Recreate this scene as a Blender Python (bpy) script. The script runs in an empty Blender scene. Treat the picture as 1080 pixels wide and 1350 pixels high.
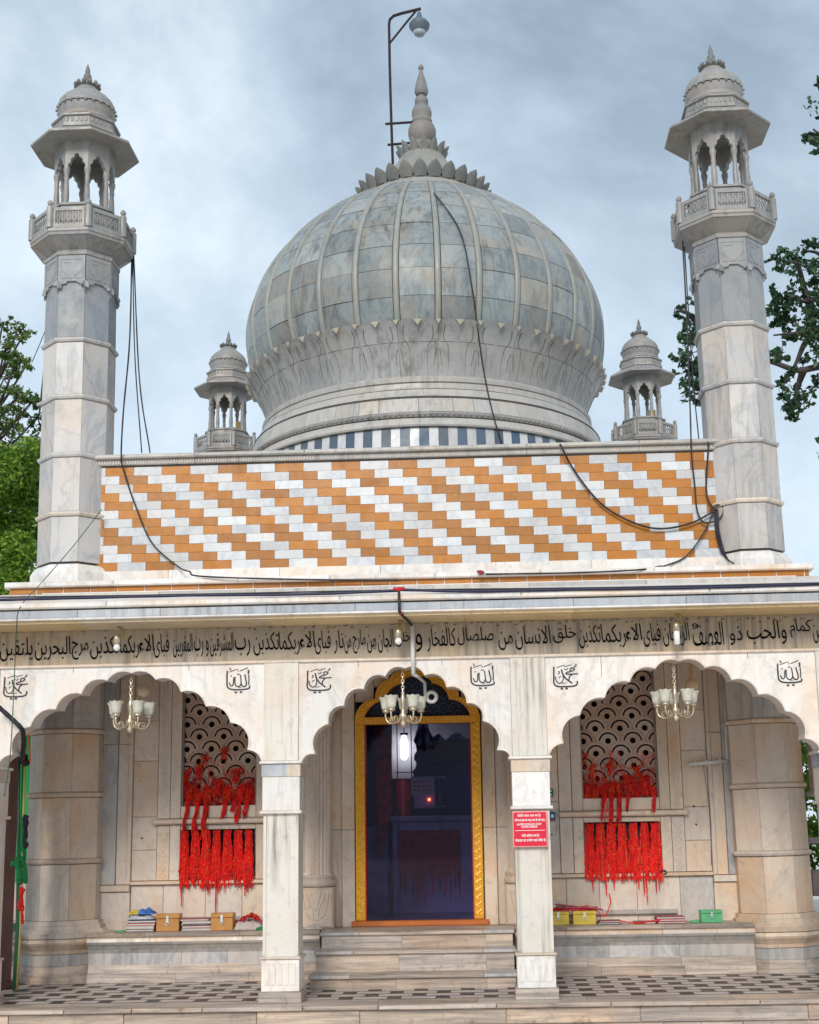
import bpy, math, random
from mathutils import Vector, Matrix
from mathutils.geometry import tessellate_polygon
R = random.Random(7)
PI = math.pi
sc = bpy.context.scene
COL = sc.collection

# ------------------------------------------------------------------ camera
F, CX, CY = 1730.0, 580.0, 770.0
PITCH, YAW, ROLL = math.radians(10.5), math.radians(1.75), math.radians(1.05)
CAM = Vector((0.6835, -11.6746, 1.4585))
fw = Vector((-math.sin(YAW) * math.cos(PITCH), math.cos(YAW) * math.cos(PITCH), math.sin(PITCH)))
r0 = fw.cross(Vector((0, 0, 1))).normalized()
u0 = r0.cross(fw)
rt = math.cos(ROLL) * r0 - math.sin(ROLL) * u0
up = math.cos(ROLL) * u0 + math.sin(ROLL) * r0
cd = bpy.data.cameras.new('camera')
cam = bpy.data.objects.new('camera', cd)
COL.objects.link(cam)
cam.matrix_world = Matrix(((rt.x, up.x, -fw.x, CAM.x), (rt.y, up.y, -fw.y, CAM.y), (rt.z, up.z, -fw.z, CAM.z), (0, 0, 0, 1)))
cd.sensor_fit = 'VERTICAL'
cd.sensor_height = 36.0
cd.lens = F / 1350 * 36
cd.shift_x = (540 - CX) / 1350
cd.shift_y = (CY - 675) / 1350
cd.clip_end = 3000
sc.camera = cam


def at(x, y, Y):
    """a measured point of the photograph, taken to the plane Y it lies on"""
    d = fw * F + rt * (x - CX) - up * (y - CY)
    return CAM + d * ((Y - CAM.y) / d.y)


# ------------------------------------------------------------------ world, sun, exposure
w = bpy.data.worlds.new('World')
sc.world = w
w.use_nodes = True
nt = w.node_tree
nt.nodes.clear()
N = nt.nodes.new
L = nt.links.new
out = N('ShaderNodeOutputWorld')
bg = N('ShaderNodeBackground')
sky = N('ShaderNodeTexSky')
sky.sky_type = 'NISHITA'
sky.sun_disc = False
sky.sun_elevation = math.radians(29)
sky.sun_rotation = math.radians(188)
tc = N('ShaderNodeTexCoord')
mp = N('ShaderNodeMapping')
mp.inputs['Scale'].default_value = (1, 1, 1.25)
mp.inputs['Location'].default_value = (3.1, 0.6, 0.4)
n1 = N('ShaderNodeTexNoise')
n1.inputs['Scale'].default_value = 2.6
n1.inputs['Detail'].default_value = 8
n1.inputs['Roughness'].default_value = 0.58
n1.inputs['Distortion'].default_value = 0.15
cr = N('ShaderNodeValToRGB')
cr.color_ramp.elements[0].position = 0.38
cr.color_ramp.elements[0].color = (3.1, 4.0, 5.0, 1)
cr.color_ramp.elements[1].position = 0.66
cr.color_ramp.elements[1].color = (8.6, 9.6, 10.2, 1)
e = cr.color_ramp.elements.new(0.5)
e.color = (4.9, 6.1, 7.3, 1)
mx = N('ShaderNodeMixRGB')
mx.inputs['Fac'].default_value = 0.88
L(tc.outputs['Generated'], mp.inputs['Vector'])
L(mp.outputs[0], n1.inputs['Vector'])
L(n1.outputs['Fac'], cr.inputs['Fac'])
L(sky.outputs[0], mx.inputs['Color1'])
L(cr.outputs[0], mx.inputs['Color2'])
# overcast sky pales evenly towards the horizon all round
sx_ = N('ShaderNodeSeparateXYZ')
L(tc.outputs['Generated'], sx_.inputs[0])
hr = N('ShaderNodeMapRange')
hr.inputs['From Min'].default_value = 0.55
hr.inputs['From Max'].default_value = 0.12
hr.inputs['To Min'].default_value = 0.0
hr.inputs['To Max'].default_value = 0.62
L(sx_.outputs['Z'], hr.inputs['Value'])
mh = N('ShaderNodeMixRGB')
L(hr.outputs[0], mh.inputs['Fac'])
L(mx.outputs[0], mh.inputs['Color1'])
mh.inputs['Color2'].default_value = (7.6, 8.9, 10.0, 1)
L(mh.outputs[0], bg.inputs['Color'])
bg.inputs['Strength'].default_value = 0.1
L(bg.outputs[0], out.inputs['Surface'])

sd = bpy.data.lights.new('sun', 'SUN')
sun = bpy.data.objects.new('sun', sd)
COL.objects.link(sun)
sd.energy = 2.0
sd.angle = math.radians(18)
sd.color = (1.0, 0.945, 0.87)
sun.rotation_euler = Vector((0.14, 0.86, -0.49)).to_track_quat('-Z', 'Y').to_euler()
sc.view_settings.view_transform = 'Standard'
sc.view_settings.look = 'None'
sc.view_settings.exposure = 0.2
sc.view_settings.gamma = 1
sc.view_settings.use_curve_mapping = False


# ------------------------------------------------------------------ materials
def newmat(name):
    m = bpy.data.materials.new(name)
    m.use_nodes = True
    t = m.node_tree
    t.nodes.clear()
    o = t.nodes.new('ShaderNodeOutputMaterial')
    b = t.nodes.new('ShaderNodeBsdfPrincipled')
    t.links.new(b.outputs[0], o.inputs[0])
    return m, t, b


def ramp(t, src, a, b, ca=(0, 0, 0, 1), cb=(1, 1, 1, 1)):
    r = t.nodes.new('ShaderNodeValToRGB')
    r.color_ramp.elements[0].position = a
    r.color_ramp.elements[1].position = b
    r.color_ramp.elements[0].color = ca
    r.color_ramp.elements[1].color = cb
    t.links.new(src, r.inputs[0])
    return r.outputs[0]


def mix(t, fac, a, b, mode='MIX'):
    m = t.nodes.new('ShaderNodeMixRGB')
    m.blend_type = mode
    for k, v in ((0, fac), (1, a), (2, b)):
        if isinstance(v, (int, float)):
            m.inputs[k].default_value = v
        elif isinstance(v, tuple):
            m.inputs[k].default_value = v if len(v) == 4 else (*v, 1)
        else:
            t.links.new(v, m.inputs[k])
    return m.outputs[0]


def math_(t, op, a, b=0.0):
    m = t.nodes.new('ShaderNodeMath')
    m.operation = op
    for k, v in ((0, a), (1, b)):
        if isinstance(v, (int, float)):
            m.inputs[k].default_value = v
        else:
            t.links.new(v, m.inputs[k])
    return m.outputs[0]


def noise(t, vec, scale, detail=4, rough=0.55, dist=0.0):
    n = t.nodes.new('ShaderNodeTexNoise')
    n.inputs['Scale'].default_value = scale
    n.inputs['Detail'].default_value = detail
    n.inputs['Roughness'].default_value = rough
    n.inputs['Distortion'].default_value = dist
    t.links.new(vec, n.inputs['Vector'])
    return n.outputs['Fac']


def mapping(t, vec, scale=(1, 1, 1), rot=(0, 0, 0)):
    m = t.nodes.new('ShaderNodeMapping')
    m.inputs['Scale'].default_value = scale
    m.inputs['Rotation'].default_value = rot
    t.links.new(vec, m.inputs['Vector'])
    return m.outputs[0]


def marble(name, base, vein=(0.22, 0.25, 0.30), warm=(0.62, 0.47, 0.33), vein_amt=0.5, warm_amt=0.4,
           streak=0.0, streak_col=(0.10, 0.10, 0.09), streak_scale=(9, 9, 0.7), dirt=0.35, band=0.0, band_scale=(0.8, 3, 14), vary=0.16, rough=0.42, vs=2.2, sat=0.25, spots=0.0):
    m, t, b = newmat(name)
    g = t.nodes.new('ShaderNodeNewGeometry')
    oi = t.nodes.new('ShaderNodeObjectInfo')
    comb = t.nodes.new('ShaderNodeVectorMath')
    comb.operation = 'ADD'
    rnd = t.nodes.new('ShaderNodeCombineXYZ')
    for k, f in enumerate((31.0, 17.0, 23.0)):
        t.links.new(math_(t, 'MULTIPLY', oi.outputs['Random'], f), rnd.inputs[k])
    t.links.new(g.outputs['Position'], comb.inputs[0])
    t.links.new(rnd.outputs[0], comb.inputs[1])
    p = comb.outputs[0]
    wpos = g.outputs['Position']
    # veins: thin ridges of a distorted noise, running diagonally
    pv = mapping(t, p, (1.0, 1.0, 0.55), (0.3, 0.5, 0.2))
    nv = noise(t, pv, vs, 6, 0.6, 1.1)
    ridge = math_(t, 'ABSOLUTE', math_(t, 'SUBTRACT', nv, 0.5))
    veins = ramp(t, ridge, 0.0, 0.045, (1, 1, 1, 1), (0, 0, 0, 1))
    cloud = ramp(t, noise(t, pv, vs * 0.6, 5, 0.6, 0.6), 0.42, 0.72)
    veinmask = mix(t, 0.55, cloud, veins)
    c = mix(t, math_(t, 'MULTIPLY', veinmask, vein_amt), base, vein)
    wm = ramp(t, noise(t, p, 1.3, 4, 0.6, 0.4), 0.45, 0.70)
    c = mix(t, math_(t, 'MULTIPLY', wm, warm_amt), c, warm)
    if band:
        bm = ramp(t, noise(t, mapping(t, p, band_scale), 1.6, 6, 0.65, 0.5), 0.38, 0.68)
        c = mix(t, math_(t, 'MULTIPLY', bm, band), c, (0.16, 0.14, 0.13))
    if streak:
        sm = noise(t, mapping(t, wpos, streak_scale), 1.5, 6, 0.7, 0.15)
        sm = ramp(t, sm, 0.47, 0.68)
        patch = ramp(t, noise(t, wpos, 0.9, 3, 0.5), 0.38, 0.62)
        c = mix(t, math_(t, 'MULTIPLY', math_(t, 'MULTIPLY', sm, streak), patch), c, streak_col)
    # dirt specks and grime patches
    dm = ramp(t, noise(t, wpos, 11, 8, 0.7), 0.56, 0.74)
    c = mix(t, math_(t, 'MULTIPLY', dm, dirt), c, (0.16, 0.125, 0.085))
    if spots:
        sp = ramp(t, noise(t, wpos, 4.5, 6, 0.7), 0.60, 0.68)
        c = mix(t, math_(t, 'MULTIPLY', sp, spots), c, (0.17, 0.075, 0.05))
    # slab to slab variation
    hv = t.nodes.new('ShaderNodeHueSaturation')
    t.links.new(c, hv.inputs['Color'])
    t.links.new(math_(t, 'ADD', math_(t, 'MULTIPLY', oi.outputs['Random'], vary * 2), 1 - vary), hv.inputs['Value'])
    t.links.new(math_(t, 'ADD', math_(t, 'MULTIPLY', math_(t, 'FRACT', math_(t, 'MULTIPLY', oi.outputs['Random'], 7.31)), sat * 2), 1.03 - sat), hv.inputs['Saturation'])
    t.links.new(hv.outputs[0], b.inputs['Base Color'])
    rr = ramp(t, noise(t, wpos, 6, 4), 0.3, 0.7, (rough - 0.1,) * 3 + (1,), (rough + 0.18,) * 3 + (1,))
    t.links.new(rr, b.inputs['Roughness'])
    bp = t.nodes.new('ShaderNodeBump')
    bp.inputs['Strength'].default_value = 0.25
    bp.inputs['Distance'].default_value = 0.006
    t.links.new(noise(t, wpos, 26, 6, 0.65), bp.inputs['Height'])
    t.links.new(bp.outputs[0], b.inputs['Normal'])
    return m


def plain(name, col, rough=0.6, metal=0.0, var=0.15, scale=8.0, emit=None, bump=0.0, alpha=None, trans=0.0, spec=None):
    m, t, b = newmat(name)
    g = t.nodes.new('ShaderNodeNewGeometry')
    f = ramp(t, noise(t, g.outputs['Position'], scale, 5, 0.6), 0.3, 0.75)
    c = mix(t, f, tuple(v * (1 - var) for v in col), tuple(min(1, v * (1 + var)) for v in col))
    t.links.new(c, b.inputs['Base Color'])
    b.inputs['Roughness'].default_value = rough
    b.inputs['Metallic'].default_value = metal
    if trans:
        b.inputs['Transmission Weight'].default_value = trans
    if emit:
        b.inputs['Emission Color'].default_value = (*emit[0], 1)
        b.inputs['Emission Strength'].default_value = emit[1]
    if bump:
        bp = t.nodes.new('ShaderNodeBump')
        bp.inputs['Strength'].default_value = bump
        bp.inputs['Distance'].default_value = 0.01
        t.links.new(noise(t, g.outputs['Position'], scale * 4, 6, 0.65), bp.inputs['Height'])
        t.links.new(bp.outputs[0], b.inputs['Normal'])
    return m


M = {}
M['white'] = marble('white_marble', (0.80, 0.765, 0.73), vein=(0.38, 0.36, 0.37), warm=(0.76, 0.55, 0.38), vein_amt=0.5, warm_amt=0.6, dirt=0.35, streak=0.28, streak_col=(0.33, 0.24, 0.17), spots=0.12, vary=0.06)
M['shaft'] = marble('minaret_marble', (0.52, 0.495, 0.475), vein=(0.24, 0.26, 0.30), warm=(0.60, 0.48, 0.38), vein_amt=0.75, warm_amt=0.45, dirt=0.3, streak=0.45, vary=0.13)
M['shaft_grey'] = marble('grey_minaret_marble', (0.27, 0.28, 0.295), vein=(0.12, 0.145, 0.18), warm=(0.36, 0.31, 0.24), vein_amt=0.6, warm_amt=0.35, dirt=0.2, streak=0.35, vary=0.12)
M['carved'] = marble('carved_marble', (0.31, 0.305, 0.295), vein=(0.16, 0.17, 0.19), warm=(0.36, 0.28, 0.21), vein_amt=0.5, warm_amt=0.5, dirt=0.8, streak=0.8, streak_col=(0.07, 0.065, 0.06), vary=0.08)
M['dome'] = marble('dome_marble', (0.285, 0.31, 0.31), vein=(0.115, 0.16, 0.195), warm=(0.33, 0.27, 0.20), vein_amt=0.8, warm_amt=0.75, dirt=0.7, streak=0.8, streak_col=(0.06, 0.06, 0.055), streak_scale=(6, 6, 0.8), vary=0.22, vs=3.0)
M['rib'] = marble('dome_rib_marble', (0.29, 0.30, 0.28), vein=(0.13, 0.14, 0.15), warm=(0.32, 0.25, 0.17), vein_amt=0.3, warm_amt=0.5, dirt=0.5, streak=0.4, vary=0.06)
M['petal'] = marble('petal_marble', (0.39, 0.39, 0.385), vein=(0.19, 0.215, 0.25), warm=(0.42, 0.32, 0.23), vein_amt=0.5, warm_amt=0.4, dirt=0.3, streak=0.7, streak_col=(0.13, 0.12, 0.11), streak_scale=(7, 7, 1.2), vary=0.12)
M['drum'] = marble('drum_marble', (0.47, 0.45, 0.42), vein=(0.22, 0.235, 0.26), warm=(0.55, 0.45, 0.34), vein_amt=0.4, warm_amt=0.4, dirt=0.4, streak=0.5, vary=0.12)
M['lattice'] = marble('brown_lattice_stone', (0.48, 0.34, 0.26), vein=(0.30, 0.22, 0.18), warm=(0.46, 0.30, 0.2), dirt=0.5, vary=0.1)
M['ivory'] = marble('ivory_marble', (0.46, 0.43, 0.36), vein_amt=0.2, dirt=0.5, vary=0.1)
M['dark_stone'] = marble('weathered_grey_stone', (0.19, 0.195, 0.185), vein=(0.09, 0.10, 0.11), warm=(0.25, 0.17, 0.12), vein_amt=0.5, warm_amt=0.4, dirt=0.3, vary=0.15, rough=0.6)
M['warm'] = marble('warm_marble', (0.66, 0.555, 0.455), vein=(0.38, 0.31, 0.28), warm=(0.66, 0.41, 0.24), vein_amt=0.5, warm_amt=0.6, dirt=0.45, streak=0.35, streak_col=(0.26, 0.18, 0.12), vary=0.10)
M['frieze'] = marble('stained_frieze_marble', (0.42, 0.345, 0.26), vein=(0.28, 0.27, 0.27), warm=(0.52, 0.38, 0.24), vein_amt=0.3, warm_amt=0.6, dirt=0.5, streak=1.0, streak_col=(0.075, 0.08, 0.085), streak_scale=(10, 10, 0.4), vary=0.05)
M['pillar'] = marble('streaked_pillar_marble', (0.72, 0.68, 0.62), vein=(0.36, 0.37, 0.38), warm=(0.66, 0.50, 0.36), vein_amt=0.2, warm_amt=0.3, dirt=0.4, streak=1.0, streak_col=(0.20, 0.165, 0.13), streak_scale=(13, 13, 0.5), vary=0.05)
M['banded'] = marble('banded_marble', (0.60, 0.49, 0.40), vein=(0.3, 0.3, 0.33), warm=(0.56, 0.40, 0.29), vein_amt=0.3, warm_amt=0.5, dirt=0.6, band=0.85, vary=0.14, spots=0.55)
M['eave_grey'] = marble('grey_eave_marble', (0.42, 0.45, 0.49), vein=(0.22, 0.25, 0.30), warm=(0.56, 0.50, 0.44), vein_amt=0.5, warm_amt=0.4, dirt=0.3, streak=0.8, streak_col=(0.16, 0.17, 0.19), streak_scale=(9, 9, 1.2), vary=0.1)
M['soffit'] = marble('stained_soffit_stone', (0.80, 0.62, 0.40), vein=(0.36, 0.30, 0.22), warm=(0.55, 0.40, 0.24), vein_amt=0.4, warm_amt=0.5, dirt=0.5, vary=0.1)
M['orange'] = marble('orange_sandstone_tile', (0.42, 0.155, 0.012), vein=(0.29, 0.095, 0.010), warm=(0.39, 0.135, 0.014), vein_amt=0.5, warm_amt=0.6, dirt=0.3, streak=0.3, streak_col=(0.20, 0.07, 0.02), vary=0.18, rough=0.35, sat=0.04)
M['tile_white'] = marble('white_tile_marble', (0.585, 0.595, 0.60), vein=(0.32, 0.35, 0.42), warm=(0.60, 0.50, 0.42), vein_amt=0.65, warm_amt=0.35, dirt=0.2, vary=0.13, rough=0.3)
M['slate_blue'] = marble('slate_blue_marble', (0.085, 0.12, 0.17), vein=(0.05, 0.07, 0.1), warm=(0.12, 0.13, 0.15), dirt=0.2, vary=0.2)
M['black_tile'] = marble('black_tile_stone', (0.035, 0.033, 0.035), vein=(0.08, 0.08, 0.08), warm=(0.06, 0.05, 0.04), dirt=0.3, vary=0.2)
M['peach_tile'] = marble('peach_tile_stone', (0.56, 0.33, 0.21), vein=(0.4, 0.25, 0.2), warm=(0.5, 0.25, 0.13), dirt=0.2, vary=0.15)
M['paving'] = marble('pale_paving', (0.60, 0.53, 0.45), dirt=0.4, vary=0.05)
M['mortar'] = plain('tan_mortar', (0.40, 0.29, 0.19), 0.9)
M['joint'] = plain('dark_joint', (0.09, 0.08, 0.07), 0.9)
M['gold'] = plain('golden_yellow_paint', (0.78, 0.345, 0.015), 0.4, 0.0, 0.2, 30, bump=0.6)
M['gold_hi'] = plain('gold_relief', (0.90, 0.50, 0.035), 0.3, 0.1, 0.2, 30)
M['orange_sill'] = plain('orange_painted_sill', (0.48, 0.13, 0.02), 0.5)
M['dark_blue'] = plain('unlit_room_blue', (0.028, 0.036, 0.30), 0.5, 0, 0.4, 1.5)  # blue look of the unlit room, put into the wall colour
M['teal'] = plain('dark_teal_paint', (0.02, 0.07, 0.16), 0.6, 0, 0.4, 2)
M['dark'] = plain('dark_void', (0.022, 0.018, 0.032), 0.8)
M['unlit_marble'] = plain('dim_marble', (0.24, 0.22, 0.36), 0.4, 0, 0.4, 3)  # dimness and blue cast of the unlit room painted into the marble
M['maroon'] = plain('maroon_cloth', (0.42, 0.008, 0.02), 0.8, 0, 0.5, 14)
M['red_col'] = plain('red_glittering_paint', (0.75, 0.015, 0.02), 0.3, 0.2, 0.6, 40)
M['thread'] = plain('red_thread', (0.85, 0.010, 0.006), 0.7, 0, 0.3, 30)
M['thread_orange'] = plain('orange_thread', (0.90, 0.16, 0.01), 0.75, 0, 0.3, 30)
M['thread_faded'] = plain('faded_red_thread', (0.80, 0.09, 0.05), 0.8, 0, 0.3, 30)
M['thread_dark'] = plain('deep_red_thread', (0.40, 0.01, 0.006), 0.8, 0, 0.3, 30)
M['ink'] = plain('black_inlay', (0.012, 0.012, 0.014), 0.5)
M['ink_blue'] = plain('navy_inlay', (0.012, 0.014, 0.03), 0.45)
M['cable'] = plain('black_cable', (0.012, 0.011, 0.014), 0.5)
M['cable_blue'] = plain('navy_cable', (0.015, 0.014, 0.05), 0.5)
M['cable_grey'] = plain('grey_cable', (0.09, 0.09, 0.10), 0.6)
M['cable_green'] = plain('green_wire', (0.03, 0.10, 0.07), 0.6)
M['red_tape'] = plain('red_tape', (0.55, 0.02, 0.03), 0.6)
M['pvc'] = plain('white_pvc', (0.70, 0.69, 0.66), 0.4, 0, 0.06)
M['iron'] = plain('rusty_dark_iron', (0.045, 0.028, 0.03), 0.6, 0.5, 0.4, 20)
M['brass'] = plain('aged_brass', (0.62, 0.52, 0.38), 0.3, 0.7, 0.25, 25)
M['glass_shade'] = plain('frosted_glass', (0.62, 0.59, 0.50), 0.25, 0, 0.15, 30)
M['bulb'] = plain('white_bulb', (0.85, 0.85, 0.82), 0.3)
M['lit_lamp'] = plain('lit_lamp_glass', (0.9, 0.92, 0.85), 0.4, emit=((0.9, 1.0, 0.85), 11.0))
M['red_led'] = plain('red_indicator', (0.9, 0.1, 0.05), 0.4, emit=((1.0, 0.10, 0.03), 12.0))
M['sign_red'] = plain('red_sign_enamel', (0.68, 0.003, 0.035), 0.35, 0, 0.08)
M['sign_white'] = plain('white_sign_paint', (0.85, 0.82, 0.80), 0.5, 0, 0.05)
M['sign_pink'] = plain('pale_pink_sign_edge', (0.85, 0.35, 0.33), 0.5, 0, 0.1)
M['green_sign'] = plain('dark_green_sign', (0.008, 0.09, 0.04), 0.5)
M['blue_sign'] = plain('blue_card', (0.015, 0.09, 0.30), 0.5)
M['paper'] = plain('white_paper', (0.55, 0.52, 0.48), 0.8)
M['wood_box'] = plain('varnished_wood', (0.50, 0.23, 0.055), 0.35, 0, 0.2, 12)
M['yellow_box'] = plain('yellow_painted_tin', (0.66, 0.47, 0.06), 0.4, 0, 0.2, 9)
M['green_box'] = plain('green_painted_tin', (0.10, 0.42, 0.19), 0.4, 0, 0.15, 9)
M['steel'] = plain('steel', (0.6, 0.6, 0.58), 0.3, 0.9)
M['green_cloth'] = plain('bright_green_cloth', (0.005, 0.19, 0.045), 0.8, 0, 0.3, 6)
M['green_wall'] = plain('green_painted_wall', (0.02, 0.36, 0.10), 0.7, 0, 0.2, 2)
M['purple'] = plain('brown_purple_stone', (0.16, 0.075, 0.075), 0.6, 0, 0.3, 3)
M['book_red'] = plain('dark_red_book_cover', (0.28, 0.02, 0.025), 0.5, 0, 0.2)
M['book_blue'] = plain('navy_book_cover', (0.03, 0.03, 0.10), 0.5, 0, 0.2)
M['plastic'] = plain('translucent_plastic_bag', (0.45, 0.46, 0.50), 0.3, 0, 0.2, 20)
M['blue_cloth'] = plain('blue_print_cloth', (0.04, 0.15, 0.45), 0.7, 0, 0.6, 25)
M['yellow_cloth'] = plain('yellow_print_cloth', (0.60, 0.48, 0.05), 0.7, 0, 0.4, 25)
M['magenta'] = plain('crimson_cloth', (0.50, 0.01, 0.04), 0.7, 0, 0.4, 20)
M['petal_red'] = plain('red_flower_petals', (0.60, 0.02, 0.015), 0.7, 0, 0.5, 40)
M['sack'] = plain('pale_sackcloth', (0.50, 0.44, 0.40), 0.8, 0, 0.2, 14)
M['bark'] = plain('grey_brown_bark', (0.065, 0.05, 0.048), 0.9, 0, 0.4, 6, bump=0.6)
M['ochre_board'] = plain('ochre_board', (0.36, 0.27, 0.09), 0.7)
M['concrete'] = plain('pink_grey_concrete', (0.42, 0.33, 0.30), 0.8, 0, 0.2, 3)


def leafmat(name, a, b):
    m, t, bs = newmat(name)
    g = t.nodes.new('ShaderNodeNewGeometry')
    f = math_(t, 'ADD', math_(t, 'MULTIPLY', g.outputs['Random Per Island'], 0.6), math_(t, 'MULTIPLY', noise(t, g.outputs['Position'], 0.9, 3), 0.45))
    c = ramp(t, f, 0.25, 0.85, (*a, 1), (*b, 1))
    t.links.new(c, bs.inputs['Base Color'])
    bs.inputs['Roughness'].default_value = 0.45
    tr = t.nodes.new('ShaderNodeBsdfTranslucent')
    t.links.new(c, tr.inputs[0])
    ms = t.nodes.new('ShaderNodeMixShader')
    ms.inputs[0].default_value = 0.35
    t.links.new(bs.outputs[0], ms.inputs[1])
    t.links.new(tr.outputs[0], ms.inputs[2])
    t.links.new(ms.outputs[0], t.nodes['Material Output'].inputs[0])
    return m


M['leaf_bright'] = leafmat('fresh_green_leaves', (0.05, 0.16, 0.012), (0.32, 0.47, 0.05))
M['leaf_mid'] = leafmat('olive_green_leaves', (0.03, 0.085, 0.012), (0.20, 0.28, 0.06))
M['leaf_dark'] = leafmat('dark_green_leaves', (0.010, 0.042, 0.022), (0.085, 0.17, 0.07))


# ------------------------------------------------------------------ geometry helpers
class MB:
    def __init__(s):
        s.v, s.f, s.m = [], [], []

    def add(s, vs, fs, mi=0):
        o = len(s.v)
        s.v += [tuple(p) for p in vs]
        s.f += [tuple(i + o for i in f) for f in fs]
        s.m += [mi] * len(fs)

    def box(s, x0, x1, y0, y1, z0, z1, mi=0, ch=0.0):
        if ch <= 0:
            vs = [(x, y, z) for z in (z0, z1) for y in (y0, y1) for x in (x0, x1)]
            s.add(vs, [(0, 2, 3, 1), (4, 5, 7, 6), (0, 1, 5, 4), (2, 6, 7, 3), (0, 4, 6, 2), (1, 3, 7, 5)], mi)
            return
        # front (y0) face chamfered
        c = ch
        vs = [(x0 + c, y0, z0 + c), (x1 - c, y0, z0 + c), (x1 - c, y0, z1 - c), (x0 + c, y0, z1 - c),
              (x0, y0 + c, z0), (x1, y0 + c, z0), (x1, y0 + c, z1), (x0, y0 + c, z1),
              (x0, y1, z0), (x1, y1, z0), (x1, y1, z1), (x0, y1, z1)]
        s.add(vs, [(0, 1, 2, 3), (4, 5, 1, 0), (5, 6, 2, 1), (6, 7, 3, 2), (7, 4, 0, 3), (8, 9, 5, 4), (9, 10, 6, 5), (10, 11, 7, 6), (11, 8, 4, 7), (11, 10, 9, 8)], mi)

    def lathe(s, prof, n=24, c=(0, 0), mi=0, a0=0.0, cap=True, flute=0.0, nf=0):
        vs = []
        for r, z in prof:
            for i in range(n):
                a = a0 + 2 * PI * i / n
                rr = r * (1 - flute * (0.5 + 0.5 * math.cos(nf * a))) if flute else r
                vs.append((c[0] + rr * math.cos(a), c[1] + rr * math.sin(a), z))
        fs = []
        for k in range(len(prof) - 1):
            for i in range(n):
                j = (i + 1) % n
                fs.append((k * n + i, k * n + j, (k + 1) * n + j, (k + 1) * n + i))
        if cap:
            fs.append(tuple(range(n - 1, -1, -1)))
            fs.append(tuple(range((len(prof) - 1) * n, len(prof) * n)))
        s.add(vs, fs, mi)

    def tube(s, pts, r, n=6, mi=0, sy=1.0, taper=1.0):
        pts = [Vector(p) for p in pts]
        vs = []
        for k, p in enumerate(pts):
            d = (pts[min(k + 1, len(pts) - 1)] - pts[max(k - 1, 0)])
            if d.length < 1e-9:
                d = Vector((0, 0, 1))
            d.normalize()
            a = d.cross(Vector((0, 1, 0)))
            if a.length < 0.05:
                a = d.cross(Vector((1, 0, 0)))
            a.normalize()
            b = a.cross(d)
            rr = r[k] if isinstance(r, (list, tuple)) else r * (1 + (taper - 1) * k / max(1, len(pts) - 1))
            for i in range(n):
                t = 2 * PI * (i + 0.5) / n
                vs.append(p + a * (rr * math.cos(t)) + b * (rr * sy * math.sin(t)))
        fs = []
        for k in range(len(pts) - 1):
            for i in range(n):
                j = (i + 1) % n
                fs.append((k * n + i, k * n + j, (k + 1) * n + j, (k + 1) * n + i))
        fs.append(tuple(range(n - 1, -1, -1)))
        fs.append(tuple(range((len(pts) - 1) * n, len(pts) * n)))
        s.add(vs, fs, mi)

    def prism(s, loops, y0, y1, mi=0, axis='y'):
        """loops: outer then holes, (x,z) points; extruded from y0 (front) to y1"""
        flat = [p for lp in loops for p in lp]
        tris = tessellate_polygon([[Vector((p[0], p[1], 0)) for p in lp] for lp in loops])
        n = len(flat)
        vs = [(p[0], y0, p[1]) for p in flat] + [(p[0], y1, p[1]) for p in flat]
        fs = [tuple(t) for t in tris] + [tuple(i + n for i in reversed(t)) for t in tris]
        o = 0
        for lp in loops:
            k = len(lp)
            for i in range(k):
                j = (i + 1) % k
                fs.append((o + i, o + j, o + j + n, o + i + n))
            o += k
        s.add(vs, fs, mi)

    def ball(s, c, r, n=10, m=6, mi=0, sz=1.0):
        prof = [(max(1e-4, r * math.cos(-PI / 2 + PI * k / m)), c[2] + sz * r * math.sin(-PI / 2 + PI * k / m)) for k in range(m + 1)]
        s.lathe(prof, n, (c[0], c[1]), mi)

    def build(s, name, mats, parent=None, smooth=False, bevel=0.0, auto=None):
        me = bpy.data.meshes.new(name)
        o = parent
        off = Vector((0, 0, 0))
        while o is not None:
            off += o.location
            o = o.parent
        me.from_pydata([(x - off.x, y - off.y, z - off.z) for x, y, z in s.v], [], s.f)
        if not isinstance(mats, (list, tuple)):
            mats = [mats]
        for m in mats:
            me.materials.append(m)
        if len(mats) > 1:
            me.polygons.foreach_set('material_index', s.m)
        if smooth:
            me.polygons.foreach_set('use_smooth', [True] * len(me.polygons))
            if auto:
                me.set_sharp_from_angle(angle=math.radians(auto))
        me.validate()
        fix_normals(me)
        ob = bpy.data.objects.new(name, me)
        COL.objects.link(ob)
        if parent is not None:
            ob.parent = parent
        return ob


import bmesh


def fix_normals(me):
    bm = bmesh.new()
    bm.from_mesh(me)
    bmesh.ops.recalc_face_normals(bm, faces=bm.faces)
    bm.to_mesh(me)
    bm.free()


def tag(o, label=None, cat=None, group=None, kind=None):
    if label: o['label'] = label
    if cat: o['category'] = cat
    if group: o['group'] = group
    if kind: o['kind'] = kind
    return o


def thing(name, loc, label, cat, group=None):
    o = bpy.data.objects.new(name, None)
    o.empty_display_size = 0.2
    o.location = loc
    COL.objects.link(o)
    return tag(o, label, cat, group)


def boxpart(name, mat, parent, *b, ch=0.0):
    m = MB()
    m.box(*b, ch=ch)
    return m.build(name, mat, parent)


def copy_tree(o, parent=None):
    c = o.copy()
    COL.objects.link(c)
    c.parent = parent
    for ch in list(o.children):
        copy_tree(ch, c)
    return c


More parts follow.
